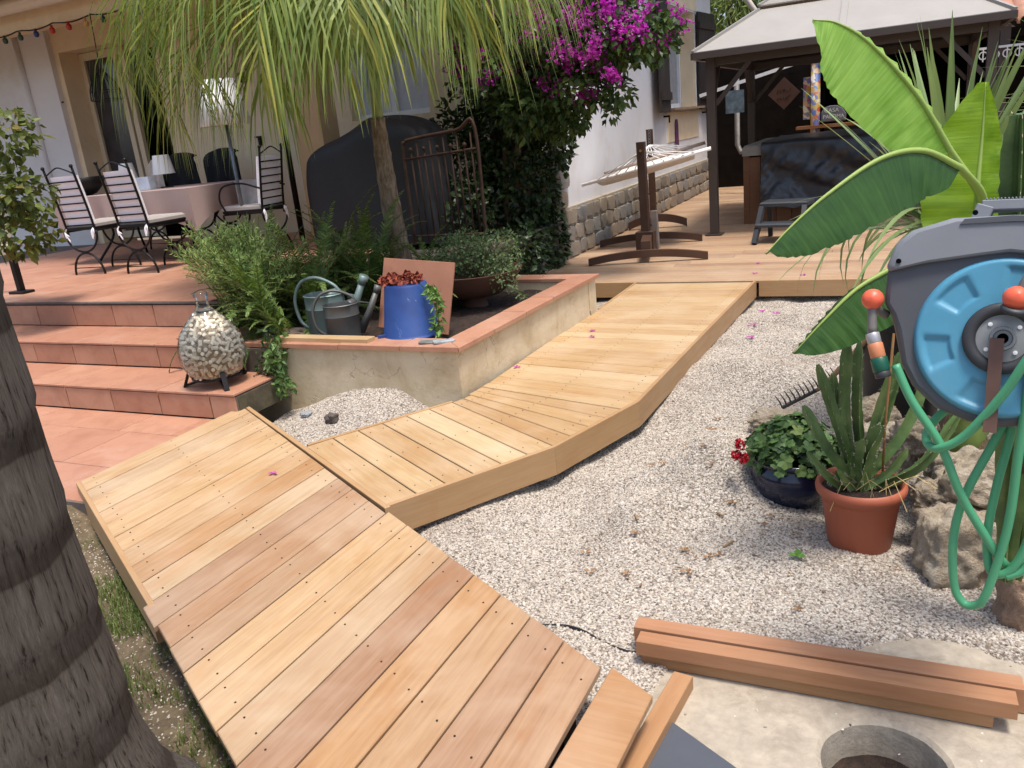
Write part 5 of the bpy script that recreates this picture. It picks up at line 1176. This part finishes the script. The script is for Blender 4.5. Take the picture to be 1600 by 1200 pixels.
rb = empty('rosemary_bush', (-4.35, 4.6, .4), 0, 'feathery light green bush leaning over the top step', 'bush')
mb = MB(); ms = MB()
for k in range(170):
    a = U(0, 6.28); b0 = V(-4.28+U(-.16, .16), 4.50+U(-.18, .18), .4); tip = b0+V(math.cos(a)*U(.08, .38)-.05, math.sin(a)*U(.08, .32)-.04, U(.28, .72)); c_ = lerp(b0, tip, .5)+V(0, 0, .10); P = spline([b0, c_, tip], 12); ms.tube(P, .0028, 3, False)
    for i, p in enumerate(P[3:]):
        for q in range(3): d = rv()*.8+(tip-b0).normalized()*.7; leaf(mb, p, d, rv(), U(.025, .055), .0036)
child(tag(mb.build('foliage', ROSE, None), kind='stuff'), rb); child(tag(ms.build('stems', FERNR, None), kind='stuff'), rb)
# trailing weed on the planter corner
VINE = leafmat('vine_leaf', lin(70,104,54,.75), lin(120,150,84,.75), .3, .5, 4)
def trailer(name, pts, n, L, w_, spread, label, m=VINE, cat='plant'):
    t = empty(name, pts[0], 0, label, cat); P = spline(pts, 10); mb = MB()
    for k in range(n): p = P[int(random.random()**.9*(len(P)-1))]+rv()*spread; leaf(mb, p, rv()+V(0, 0, -.5), rv()+V(0, -1, .6), L*U(.6, 1.2), w_*U(.7, 1.2))
    child(mb.build('foliage', m, None), t); child(MB().tube(P, .004, 5).build('stem', FERNR, None), t)
trailer('trailing_vine', [(-3.62,4.0,.38),(-3.60,3.90,.30),(-3.57,3.86,.18),(-3.5,3.84,.08)], 190, .055, .016, .055, 'leafy weed trailing down the planter wall by the steps')
trailer('trailing_vine', [(-3.75,4.05,.4),(-3.66,3.94,.36),(-3.7,3.88,.24),(-3.72,3.86,.1)], 130, .045, .014, .06, 'ivy creeping down the dark corner between planter and steps', leafmat('dark_vine', lin(44,66,36,.75), lin(84,110,60,.75), .25))
trailer('succulent', [(-2.60,4.24,.66),(-2.545,4.22,.62),(-2.53,4.20,.50),(-2.545,4.19,.38)], 170, .05, .011, .028, 'green trailing succulent hanging beside the blue bucket', leafmat('succulent_leaf', lin(70,112,48,.8), lin(128,164,86,.8), .2))
# clay bowl with bush
bw_ = MB().lathe([(.0001,.0),(.10,0),(.085,.05),(.10,.08),(.22,.10),(.32,.17),(.375,.26),(.385,.275),(.36,.275),(.33,.24),(.0001,.22)], 44).build('clay_bowl', mat('brown_clay', lin(108,76,62,.75), .7, var=.1, bump=.1), None, (-2.92,5.42,.27), smooth=True); sharp_edges(bw_.data, 45); tag(bw_, 'wide brown clay bowl on a foot holding a leafy bush', 'bowl')
SAGE = leafmat('oregano_leaf', lin(84,108,66,.75), lin(140,160,108,.75), .25, .6, 5)
ob = empty('herb_bush', (-2.88, 5.45, .5), 0, 'rounded grey green herb bush growing in the clay bowl', 'bush'); mb = MB()
cloud(mb, [((-2.95,5.45,.68), (.24,.24,.18), 1100), ((-2.72,5.45,.66), (.22,.2,.19), 900), ((-3.12,5.5,.66), (.17,.2,.16), 500), ((-2.62,5.3,.55), (.14,.14,.14), 300)], .030, .010, .1, .3)
child(tag(mb.build('foliage', SAGE, None), kind='stuff'), ob); mb = MB()
for k in range(40): mb.tube([(-2.88,5.45,.5), (-2.88+U(-.2, .25), 5.45+U(-.2, .2), U(.6, .75))], .003, 4, False)
child(tag(mb.build('stems', FERNR, None), kind='stuff'), ob)
trailer('groundcover_sprig', [(-2.55,5.35,.5),(-2.48,5.3,.38),(-2.42,5.45,.32),(-2.38,5.8,.32)], 120, .04, .007, .03, 'thin straggling sprig crossing the soil beside the clay bowl', SAGE)
rock((-3.42,5.75,.46), (.13,.13,.26), 31, label='upright whitish stone beside the palm trunk'); rock((-3.12,5.25,.50), (.2,.16,.12), 32, label='grey rounded stone resting against the clay bowl'); rock((-2.98,6.0,.40), (.10,.12,.22), 33, label='small pointed pale stone behind the clay bowl')
# ------------------------------------------------------------------ watering cans, bucket and bits on the coping
ZINC = mat('zinc_green', lin(130,150,146,.75), .5, .45, var=.14, scale=7, bump=.1, dirt=lin(96,108,106,.75)); ZINC2 = mat('zinc_grey', lin(104,106,104,.75), .5, .45, var=.16, scale=7, bump=.1)
def can(loc, rz, s, m, label):
    t = empty('watering_can', loc, rz, label, 'watering can'); t.scale = (s,)*3
    MB().lathe([(.0001,0),(.145,0),(.145,.012),(.138,.015),(.140,.20),(.143,.205),(.140,.21),(.141,.29),(.146,.295),(.140,.30),(.136,.29),(.134,.02),(.0001,.02)], 36, squash=(1.0,.82)).build('body', m, t, auto=40)
    hd = MB(); P = []
    for k in range(9):
        a = lerp(-.9, .9, k/8); P.append((.142*math.cos(a), .117*math.sin(a)))
    for (x, y) in P: hd.v += [(x, y, .296), (x*.72, y*.8, .335)]
    for k in range(8): hd.f.append((2*k, 2*k+2, 2*k+3, 2*k+1)); hd.mi.append(0)
    hd.build('hood', m, t, smooth=True).modifiers.new('t', 'SOLIDIFY').thickness = .004
    MB().tube(spline([(-.14,0,.05),(-.21,0,.12),(-.225,0,.26),(-.16,0,.38),(-.04,0,.41),(.08,0,.36),(.13,0,.30)], 7), .0125, 8).build('handle', m, t, smooth=True)
    MB().tube([(.13,0,.05),(.22,0,.20),(.30,0,.36)], [.036,.028,.022], 14).build('spout', m, t, smooth=True)
    MB().tube([(.295,0,.35),(.325,0,.405)], [.024,.034], 16).build('spout_collar', m, t, smooth=True); MB().bar((.10,0,.31), (.25,0,.27), .02, .006).build('brace', m, t)
can((-3.55,4.42,.29), R(10), 1.0, ZINC, 'larger pale green zinc watering can with a hoop handle'); can((-3.33,4.30,.30), R(35), .82, ZINC2, 'smaller dark grey zinc watering can with a round lid')
o = MB().lathe([(.045,0),(.048,.004),(.018,.07),(.013,.10),(.016,.12),(.010,.12),(.0001,.1)], 20).build('oil_funnel', ZINC2, None, (-3.83,4.13,.364), smooth=True); tag(o, 'small grey metal funnel standing on the planter edge', 'funnel')
beam('wood_offcut', (-3.66,4.045,.376), (-2.93,4.03,.376), .085, .028, BOARD2, 'short pale wood offcut lying on the planter coping', 'board')
BLUE = N('blue_plastic'); _g = BLUE.coord(); _n = BLUE.noise(BLUE.mapping(_g, (6, 6, 3)), 3, 6, .7, .6); _c = BLUE.ramp(BLUE.noise(_g, 4, 4), [(.3, lin(26,56,118,.8)), (.7, lin(46,82,150,.8))]); BLUE.setc(BLUE.mix(BLUE.math('MULTIPLY', BLUE.ramp(_n, [(.62, (0,0,0,1)), (.70, (1,1,1,1))]), .7), _c, lin(170,180,196,.8))); BLUE.b.inputs['Roughness'].default_value = .5; BLUE = BLUE.m
bk = empty('blue_bucket', (-2.78, 4.27, .345), 0, 'scuffed blue plastic bucket turned upside down on the planter edge', 'bucket')
MB().lathe([(.19,0),(.192,.012),(.186,.02),(.178,.03),(.135,.325),(.128,.337),(.0001,.337)], 44).build('body', BLUE, bk, auto=40); MB().tube([(math.cos(a*.1309)*.19, math.sin(a*.1309)*.19, .012) for a in range(49)], .008, 7).build('rim', BLUE, bk, smooth=True)
MB().box((-.13,-.15,.02), (.05,.03,.035), (0, 0, .7)).build('lug', BLUE, bk)
CLAYR = mat('dried_rose', lin(150,74,54,.8), .8, var=.3, scale=14, bump=.3)
for k, (x, y) in enumerate(((-.09,-.02),(-.035,-.05),(.025,-.01),(.085,-.03),(-.02,.05),(.06,.05),(-.1,-.07))):
    mb = MB(); s_ = U(.036, .05)
    for q in range(26): d = rv(); d.z = abs(d.z); round_leaf(mb, d*s_*U(.4, 1), d+rv()*.3, s_*U(.35, .6), q, 4, .4)
    o = mb.build('clay_rose', CLAYR, None, (-2.78+x, 4.27+y, .70)); tag(o, 'reddish brown dried rose head lying on the upturned blue bucket', 'flower', 'dried rose heads on the bucket')
SLB = mat('terracotta_slab', lin(178,124,98,.75), .75, var=.12, scale=4, bump=.15, dirt=lin(150,98,76,.75))
o = MB().prism([(-.27,-.235),(.27,-.235),(.27,.235),(-.27,.235)], -.014, 0, .002).build('terracotta_slab', SLB, None, (-2.885,4.53,.545), (R(74), R(5), 0)); tag(o, 'square terracotta slab leaning behind the blue bucket', 'slab')
for k, (x, y, rz, lab) in enumerate(((-2.50,4.02,.4,'mottled grey slate chip lying on the planter corner coping'), (-2.42,4.04,.9,'pale blue grey slate strip lying on the planter corner coping'))):
    o = MB().prism([(-.07,-.02),(.05,-.03),(.075,.0),(.06,.025),(-.06,.03)], 0, .012, .002).build('slate_chip', mat('slate_chip_%d' % k, (lin(120,124,120), lin(160,170,172))[k], .5, var=.35, scale=20), None, (x, y, .367), (.05, .08, rz)); tag(o, lab, 'slate')
# ------------------------------------------------------------------ cork filled demijohn
dj = empty('demijohn', (-3.88, 3.66, .176), 0, 'big round glass demijohn on an iron stand on the lowest step', 'bottle')
GL = N('clear_glass'); GL.b.inputs['Base Color'].default_value = (.9, .95, .94, 1); GL.b.inputs['Roughness'].default_value = .04; spec(GL, .5); _t = GL.n('BsdfTransparent'); _t.inputs[0].default_value = (.90, .94, .93, 1); _f = GL.n('Fresnel', IOR=1.45); _mx = GL.n('MixShader')
_nn = GL.noise(GL.coord(), 4, 2); _gl = GL.n('BsdfGlossy', Roughness=.04); GL.l(GL.math('MULTIPLY', _f.outputs[0], GL.math('ADD', GL.math('MULTIPLY', _nn, .3), .7)), _mx.inputs[0]); GL.l(_t.outputs[0], _mx.inputs[1]); GL.l(_gl.outputs[0], _mx.inputs[2]); GL.l(_mx.outputs[0], GL.out.inputs[0]); GL = GL.m
PR = [(.0001,.04),(.11,.045),(.165,.08),(.197,.15),(.205,.21),(.198,.28),(.172,.345),(.125,.41),(.07,.465),(.04,.50),(.036,.56),(.044,.565),(.044,.585),(.036,.59)]
MB().lathe(PR, 48).build('glass', GL, dj, smooth=True)
for k in range(3):
    a = k*2.094+3.6; m = MB().bar((.17*math.cos(a), .17*math.sin(a), .11), (.22*math.cos(a), .22*math.sin(a), 0), .03, .012); m.bar((.22*math.cos(a), .22*math.sin(a), .006), (.10*math.cos(a), .10*math.sin(a), .035), .03, .012); m.build('stand_leg', BLACKM, dj)
MB().tube([(math.cos(a*.2618)*.15, math.sin(a*.2618)*.15, .06) for a in range(25)], .008, 6).build('stand_ring', BLACKM, dj, smooth=True)
ck = MB(); rr = random.Random(3); done = []
for k in range(9000):
    z = rr.uniform(.07, .45); r0 = 0
    for (r_a, za), (r_b, zb) in zip(PR, PR[1:]):
        if za <= z <= zb: r0 = lerp(r_a, r_b, (z-za)/max(1e-5, zb-za))
    q = max(.01, r0-.018); a = rr.uniform(0, 6.28); p = Vector((q*math.cos(a), q*math.sin(a), z))
    if any((p-e).length < .0275 for e in done): continue
    p = p*(1-.06*rr.random()) if False else p; done.append(p); d = Vector((rr.gauss(0, 1), rr.gauss(0, 1), rr.gauss(0, 1))).normalized()*.0185; p2 = p-Vector((math.cos(a), math.sin(a), 0))*rr.uniform(0, .012)*1.0; sz = .0185-abs(d.dot(Vector((math.cos(a), math.sin(a), 0)))); p2 = p2+Vector((math.cos(a), math.sin(a), 0))*(-.004); ck.tube([p2-d, p2+d], .0118, 10)
ck.lathe([(max(.001, r_-.030), z) for r_, z in PR[1:9]], 24, mi=1)  # darker inner shell stands in for the shade between the corks
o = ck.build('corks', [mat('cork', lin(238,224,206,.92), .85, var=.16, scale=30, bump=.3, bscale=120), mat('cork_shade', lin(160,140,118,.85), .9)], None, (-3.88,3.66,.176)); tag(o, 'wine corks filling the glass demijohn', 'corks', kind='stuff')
# ------------------------------------------------------------------ covered barbecue and iron gate behind the planter
COV = mat('cover_cloth', lin(34,36,40,.8), .6, var=.12, scale=3, bump=.25, bscale=14, dist=.02)
cv = MB(); nu, nv = 90, 30; x0_, x1_, y0_, y1_ = -5.55, -3.95, 6.75, 7.5
for j in range(nv+1):
    for i in range(nu):
        a = 2*math.pi*i/nu; c_, s_ = math.cos(a), math.sin(a); sq = 1/max(abs(c_), abs(s_))**.85; v = j/nv; top = 1.72-.22*max(0, -c_)
        hgt = 1-(1-min(1, v/.62))**1.0; dome = max(0, (v-.62)/.38); z = lerp(.56, top-.16, hgt)+.22*math.sin(dome*math.pi/2)+.02*noise.noise(Vector((c_*2, s_*2, v*3))); k_ = math.cos(dome*math.pi/2)**.8
        f = (.03*math.sin(a*9+z*3)+.06*noise.noise(Vector((c_*3, s_*3, z*2))))*(1-v*.6); shrink = 1-.22*max(0, v-.15)
        cv.v.append(((x0_+x1_)/2+c_*sq**.8*(x1_-x0_)/2*shrink*k_*(1+f), (y0_+y1_)/2+s_*sq**.8*(y1_-y0_)/2*shrink*k_*(1+f), z))
for j in range(nv):
    for i in range(nu): a, b = j*nu+i, j*nu+(i+1) % nu; cv.f.append((a, b, b+nu, a+nu)); cv.mi.append(0)
o = cv.build('covered_barbecue', COV, None, smooth=True); tag(o, 'barbecue hidden under a dark grey fabric cover on the terrace', 'barbecue')
RUST = mat('rusty_iron', lin(84,62,52,.75), .75, .4, var=.3, scale=10, bump=.2)
gt_ = empty('iron_gate', (-3.75, 6.5, .545), 0, 'rusty brown iron railing panel in front of the covered barbecue', 'railing')
def GT(mb, name): return child(mb.build(name, RUST, None, smooth=True), gt_)
GT(MB().tube(spline([(-4.06,6.5,.6),(-4.06,6.5,1.42),(-4.03,6.5,1.515),(-3.95,6.5,1.54),(-3.5,6.5,1.575),(-3.32,6.5,1.585),(-3.32,6.5,.6)], 6), .016, 7), 'frame'); GT(MB().tube([(-4.05,6.5,1.37),(-3.32,6.5,1.41)], .012, 6), 'cross_rail'); GT(MB().tube([(-4.05,6.5,.68),(-3.32,6.5,.68)], .012, 6), 'cross_rail')
for k in range(10):
    x = -3.98+k*.068; m = MB().tube([(x,6.5,.62),(x,6.5,1.37+.004*k+(.14 if k % 2 else .05))], .008, 6)
    if k % 2 == 0: m.lathe([(.0001,-.022),(.015,-.014),(.02,0),(.015,.014),(.0001,.022)], 10, (x, 6.5, 1.45))
    GT(m, 'bar')
# ------------------------------------------------------------------ ivy pillar and bougainvillea
IVY = leafmat('ivy_leaf', lin(30,46,26,.75), lin(66,88,46,.75), .2, .4, 2.5); BOU = leafmat('bougainvillea_leaf', lin(44,68,34,.75), lin(96,122,62,.75), .3, .42, 2.5, lin(150,160,86,.75)); BRA = leafmat('bougainvillea_bract', lin(150,30,128,.95), lin(206,84,190,.95), .45, .6, 5)
WOODB = mat('vine_bark', lin(92,76,60), .9, var=.3, bump=.5)
iv = empty('ivy', (-3.75, 8.2, .06), 0, 'dark ivy smothering the stone corner of the house below the bougainvillea', 'ivy'); mb = MB()
cloud(mb, [((-3.62,8.25,.35), (.38,.4,.5), 1700), ((-3.68,8.2,.95), (.40,.45,.55), 1900), ((-3.8,8.1,1.55), (.5,.5,.5), 1900), ((-4.15,7.7,1.15), (.35,.35,.75), 1500), ((-4.0,7.3,.8), (.4,.4,.4), 900), ((-3.4,7.4,.35), (.3,.35,.3), 700), ((-3.3,8.45,1.45), (.16,.2,.4), 350)], .075, .03, .5, .5)
child(mb.build('foliage', IVY, None), iv); child(MB().tube(spline([(-3.7,8.3,.0),(-3.75,8.2,.8),(-3.8,8.1,1.6)], 6), .16, 12).build('stem', WOODB, None, smooth=True), iv)
bo = empty('bougainvillea', (-3.8, 8.0, .1), 0, 'large bougainvillea with magenta bracts spreading in front of the white wing wall', 'bougainvillea'); mb = MB(); br_ = MB()
LB = [((-3.55,7.7,2.15), (.55,.5,.45), 1500), ((-3.0,7.6,2.35), (.55,.5,.42), 1500), ((-2.5,7.6,2.25), (.45,.4,.38), 1100), ((-2.08,7.6,2.2), (.3,.35,.25), 420), ((-2.75,7.6,1.85), (.35,.35,.25), 550), ((-2.38,7.6,1.75), (.16,.2,.15), 110), ((-3.3,7.7,1.75), (.45,.45,.3), 900), ((-2.85,7.65,1.56), (.18,.2,.12), 120), ((-3.6,7.8,2.75), (.7,.6,.4), 1200), ((-2.7,7.7,2.7), (.6,.5,.3), 800), ((-2.45,7.6,1.58), (.07,.1,.07), 24), ((-1.85,7.6,2.28), (.14,.2,.08), 60), ((-3.05,7.9,1.5), (.2,.2,.12), 150)]
cloud(mb, LB, .085, .029, .7, .35); child(mb.build('foliage', BOU, None), bo)
CL = []
for c, r_, n_ in LB[:5]+LB[8:10]:
    for k in range(max(6, n_//42)):
        d = rv(); d.y = -abs(d.y)*.8; d.z = d.z*.8+.35; CL.append(Vector(c)+Vector((d.x*r_[0], d.y*r_[1], d.z*r_[2]))*1.0)
CL += [V(-3.0+.12*k, 7.12+.02*math.sin(k*5), 2.3+.16*math.sin(k*2.3)) for k in range(9)]+[V(-2.53,7.18,2.05), V(-2.62,7.15,2.12), V(-2.45,7.2,2.1), V(-2.7,7.2,2.2), V(-2.9,7.15,2.35), V(-3.0,7.2,2.45), V(-2.32,7.25,1.9), V(-3.5,7.25,2.0)]
for c in CL:
    for k in range(random.randint(24, 64)): leaf(br_, c+rv()*U(.01, .11), rv()+V(0, -.3, 0), rv(), U(.03, .048), U(.012, .018), .3)
child(br_.build('bracts', BRA, None), bo)
for pts in ([(-3.8,8.0,.1),(-3.75,7.9,1.0),(-3.5,7.75,1.9),(-3.0,7.65,2.3)], [(-3.75,7.9,1.0),(-3.3,7.8,1.7),(-2.7,7.65,2.1),(-2.1,7.6,2.2)], [(-3.7,7.95,1.4),(-3.7,7.8,2.2),(-3.5,7.8,2.8)]): child(MB().tube(spline(pts, 6), [.05-.0022*i for i in range((len(pts)-1)*6+1)], 8).build('branch', WOODB, None, smooth=True), bo)
sb = empty('leafy_shrub', (-7.6, 4.0, .1), 0, 'leafy shrub with reddish tips beside the handrail at the foot of the steps', 'shrub'); mb = MB()
SHR = leafmat('shrub_leaf', lin(66,84,40,.75), lin(126,140,72,.75), .35, .45, 3, lin(170,120,70,.75))
cloud(mb, [((-6.12,4.25,1.88), (.20,.25,.22), 190), ((-6.2,4.25,1.42), (.32,.28,.20), 330), ((-6.2,4.2,1.12), (.26,.28,.16), 210), ((-6.75,4.2,1.5), (.4,.35,.5), 420)], .085, .030, .6, .3)
child(mb.build('foliage', SHR, None), sb); child(MB().tube(spline([(-7.7,4.1,0),(-7.4,4.15,.8),(-6.75,4.2,1.4),(-6.2,4.25,1.8)], 6), [.022-.0008*i for i in range(19)], 7).build('stem', WOODB, None, smooth=True), sb)
# ------------------------------------------------------------------ hammock and stand
stn = empty('hammock_stand', (-2.56, 8.96, .06), 0, 'dark brown wooden hammock stand with curved feet on the deck', 'hammock stand')
def HS(mb, name, m=DARKWOOD, **k): return child(mb.build(name, m, None, **k), stn)
def arcfoot(a, b, rise, w_, h_, name):
    a = Vector(a); b = Vector(b); d = (b-a).normalized(); n_ = Vector((-d.y, d.x, 0)); mb = MB(); K = 16
    for i in range(K+1):
        t = i/K; c = lerp(a, b, t)+Vector((0, 0, rise*4*t*(1-t)+h_/2))
        for s, q in ((-1,-1),(1,-1),(1,1),(-1,1)): mb.v.append(tuple(c+n_*(s*w_/2)+Vector((0, 0, q*h_/2))))
    for i in range(K):
        for j in range(4): p, q = i*4+j, i*4+(j+1) % 4; mb.f.append((p, q, q+4, p+4)); mb.mi.append(0)
    mb.f += [(0, 1, 2, 3), tuple(K*4+k for k in (3, 2, 1, 0))]; mb.mi += [0, 0]; HS(mb, name)
arcfoot((-2.99,8.2,.062), (-1.77,8.44,.062), .06, .06, .075, 'foot'); arcfoot((-3.3,9.5,.062), (-2.1,9.72,.062), .06, .06, .075, 'foot')
HS(MB().bar((-2.40,8.35,.22), (-2.70,9.6,.22), .10, .12), 'base_beam'); HS(MB().box((-2.55,8.93,.2), (.20,.2,.22)), 'base_block')
HS(MB().bar((-2.555,8.93,.15), (-2.565,8.93,1.27), .085, .085), 'post'); HS(MB().bar((-2.46,9.0,.1), (-2.47,9.0,.52), .06, .07), 'brace_post', mat('grey_wood', lin(120,110,104), .7))
HS(MB().bar((-2.70,9.6,.25), (-3.06,11.1,.25), .08, .09), 'base_beam'); HS(MB().bar((-3.07,11.15,.07), (-3.09,11.2,1.36), .075, .075), 'post'); arcfoot((-3.36,10.9,.062), (-2.6,11.1,.062), .09, .07, .10, 'foot')
HS(MB().lathe([(.014,0),(.014,.008),(.0001,.008)], 12, (0,0,0)), 'bolt', BRASS if 'BRASS' in globals() else mat('brass', lin(190,150,90), .4, .7)).matrix_basis = Matrix.Translation((-2.56,8.885,1.18)) @ Euler((R(90),0,0)).to_matrix().to_4x4()
hm = empty('hammock', (-2.7, 9.8, .9), 0, 'white fabric hammock with wooden spreader bars slung on the stand', 'hammock')
BARW = woodmat('bar_wood', [lin(150,108,68,.6)], .6); HCL = mat('hammock_cloth', lin(224,218,210,.82), .9, var=.05, scale=8, bump=.2); ROPE = mat('white_rope', lin(232,232,232,.85), .9, bump=0)
nL, nR, fL, fR = V(-3.33,9.08,.845), V(-1.90,9.36,1.125), V(-3.36,10.0,.90), V(-2.14,10.22,1.16)
for a, b in ((nL, nR), (fL, fR)): child(MB().tube([a, b], .021, 10).build('spreader_bar', BARW, None, smooth=True), hm)
mb = MB(); nu, nv = 20, 16
for j in range(nv+1):
    for i in range(nu+1):
        u, v = lerp(.12, .88, i/nu), j/nv; p = lerp(lerp(nL, nR, u), lerp(fL, fR, u), v); p = p+V(0, 0, -.10*4*v*(1-v)*(.75+.25*math.sin(math.pi*u))-.012+.01*noise.noise(p*4)); mb.v.append(tuple(p))
for j in range(nv):
    for i in range(nu): a = j*(nu+1)+i; mb.f.append((a, a+1, a+nu+2, a+nu+1)); mb.mi.append(0)
o = mb.build('cloth', HCL, None, smooth=True); o.modifiers.new('t', 'SOLIDIFY').thickness = .008; child(o, hm)
for ring, a, b in ((V(-3.07,11.12,1.16), fL, fR), (V(-2.57,8.99,1.17), nL, nR)):
    for k in range(11): child(MB().tube([ring, lerp(a, b, .1+.8*k/10)], .0055, 5).build('rope', ROPE, None), hm)
chn = MB()
for k in range(5): chn.tube([(-3.08+.014*math.cos(q*.785), 11.16-.006*k, 1.33-.038*k+.024*math.sin(q*.785)) for q in range(9)], .004, 5)
o = chn.build('chain', mat('chain_steel', lin(160,160,164), .3, .8, bump=0), None); child(tag(o, kind='stuff'), hm)
# ------------------------------------------------------------------ rake
rk = empty('rake', (-.4, 4.35, -.05), 0, 'iron garden rake lying on the gravel with its teeth up', 'rake')
ha, hb_ = V(-.53,4.32,-.045), V(-.27,4.52,.06); STL = mat('rake_steel', lin(92,88,84), .5, .6, var=.2)
child(MB().bar(ha, hb_, .014, .016).build('head', STL, None), rk)
for k in range(13): p = lerp(ha, hb_, k/12); child(MB().tube([p, p+V(-.012,-.01,.035), p+V(-.035,-.015,.072)], [.005,.0045,.002], 5).build('tooth', STL, None), rk)
hh = [lerp(ha, hb_, .62), V(-.30,4.30,.12), V(-.02,4.0,.55), V(.10,3.88,.72)]; child(MB().tube(hh, [.007,.0135,.0135,.0135], 9).build('handle', mat('ash_handle', lin(176,146,108), .6, var=.15), None, smooth=True), rk)
# ------------------------------------------------------------------ fallen petals and leaves
PET = leafmat('fallen_petal', lin(150,40,120,.9), lin(190,90,170,.9), .3)
def litter(x, y, z, m, label, s=.022, cat='petal', g='magenta petals fallen on the walkways'):
    mb = MB()
    for k in range(3): leaf(mb, V(U(-.006,.006), U(-.006,.006), .004), V(math.cos(k*2.1+x), math.sin(k*2.1+x), .25), V(0,0,1), s*1.3, s*.55)
    o = mb.build('fallen_petal' if cat == 'petal' else 'fallen_leaf', m, None, (x, y, z)); tag(o, label, cat, g)
for x, y in ((-2.68,2.74),(-2.01,5.48),(-1.96,5.32),(-2.20,4.55),(-1.22,8.1),(-1.17,7.59),(-.74,7.48)): litter(x, y, D+.001, PET, 'small magenta petal lying on the wooden boards')
for x, y in ((-1.0,6.85),(-.98,6.25),(-.93,5.84),(-.85,6.6)): litter(x, y, gz(x, y)+.008, PET, 'small magenta petal lying on the pale gravel', .03)
DRY = leafmat('dry_leaf', lin(110,76,48,.8), lin(160,120,76,.8), .1); GRN = leafmat('green_leaf', lin(80,130,50,.8), lin(110,160,70,.8), .2)
for k in range(48):
    x, y = U(-1.1, .1), U(2.45, 4.6)
    if y < right_y(x)+.15 or x < -1.4+.25*(y-3): continue
    litter(x, y, gz(x, y)+.008, DRY, 'dry brown leaf scrap lying on the pale gravel', U(.008, .02), 'leaf', 'dry leaf scraps on the gravel')
litter(-.29, 2.80, gz(-.29, 2.8)+.01, GRN, 'bright green fallen leaf on the gravel before the terracotta pot', .03, 'leaf', None)
tw = mat('bark_chip', lin(150,124,92), .9, var=.3)
for k, (x, y) in enumerate(((-.92,2.87),(-.62,3.05),(-.55,2.85))):
    a = U(0, 3); l = U(.012, .03); o = MB().bar((-l*math.cos(a), -l*math.sin(a), .004), (l*math.cos(a), l*math.sin(a), .009), .008, .006).build('wood_chip', tw, None, (x, y, gz(x, y)+.006)); tag(o, 'sliver of bark lying on the pale gravel', 'chip', 'bark slivers on the gravel')
rock((-3.0,3.62,gz(-3.0,3.62)+.02), (.085,.07,.07), 41, mat('dark_stone', lin(96,86,80), .9, var=.2), 'small dark stone lying on the gravel heap by the planter'); rock((-3.3,3.75,gz(-3.3,3.75)+.01), (.09,.07,.04), 42, mat('blue_stone', lin(150,154,158), .8, var=.1), 'flat blue grey stone lying on the gravel heap by the planter')
# ------------------------------------------------------------------ trees beyond the fence
def tree(c, h, lobes, m, label, L=.16, w_=.03, hang=.5):
    t = empty('tree', c, 0, label, 'tree'); mb = MB(); cloud(mb, lobes, L, w_, hang, .25); child(mb.build('crown', m, None), t)
    P = spline([(c[0],c[1],0),(c[0]+.1,c[1],h*.4),(c[0],c[1]+.1,h*.8)], 6); child(MB().tube(P, [.16-.009*i for i in range(len(P))], 9).build('trunk', WOODB, None, smooth=True), t)
TL = leafmat('pine_needles', lin(96,118,60,.8), lin(152,168,92,.8), .35, .6, .8); TD = leafmat('dark_tree_leaf', lin(42,60,34,.8), lin(84,104,56,.8), .3, .5, .8)
tree((-3.6,20.0,0), 5, [((-3.4,20,3.9), (1.4,1,1.3), 2600), ((-2.2,20.2,4.4), (1.2,1,1.1), 1900), ((-4.6,20.5,5.0), (1.5,1,1.4), 1600), ((-3.0,20.4,5.6), (1.8,1,1.2), 1600)], TL, 'feathery light green tree rising between the white wing and the gazebo', .24, .018)
tree((-1.5,22.0,0), 5, [((-1.4,22,3.2), (1.6,1.2,1.6), 2200), ((-.4,22,4.8), (1.7,1,1.3), 1800), ((-2.2,21,2.4), (1.2,.8,1.0), 1500)], TD, 'dark leafy tree directly behind the gazebo', .22, .06)
tree((2.6,20.0,0), 5, [((2.2,20,3.4), (1.6,1,1.3), 2200), ((3.6,20,4.2), (1.6,1,1.5), 1800), ((1.2,20.6,4.4), (1.4,1,1.2), 1400)], TD, 'dark leafy tree behind the tiled garden shed', .22, .06)
tree((-4.2,26.0,0), 8, [((-4.5,26,5.5), (3,1.5,2.5), 2600), ((-.5,26,6.5), (3,1.5,2.2), 2400), ((3.5,26,6.2), (3,1.5,2.4), 2400)], TD, 'tall broad dark tree far behind the fence', .34, .09)
o = MB().lathe([(.0001,.40),(.22,.40),(.23,.42),(.0001,.42)], 24).box((.18,.1,.2),(.03,.03,.4)).box((-.18,.1,.2),(.03,.03,.4)).box((.16,-.12,.2),(.03,.03,.4)).box((-.16,-.12,.2),(.03,.03,.4)).box((0,.2,.62),(.4,.03,.44)).build('garden_chair', WHITEP, None, (.85,7.9,.06), (0,0,R(-25))); tag(o, 'white plastic garden chair on the deck behind the banana plant', 'chair')
# background strap leaves at the right edge
sy_ = empty('dracaena', (1.05, 4.6, .2), 0, 'spiky plant at the edge of the bed sending pale strap leaves across', 'yucca')
for k in range(40):
    a = R(U(150, 230)) if k < 26 else U(0, 6.28); el = R(U(-5, 50)); inst(random.choice(YM[1:5]), 'leaf', sy_, (0, 0, U(1.0, 1.3)), (0, -el, a), (U(.75, 1.05), .8, .8))
MB().tube([(0,0,0),(0,.02,.6),(0,0,1.2)], .05, 9).build('trunk', WOODB, sy_, smooth=True)
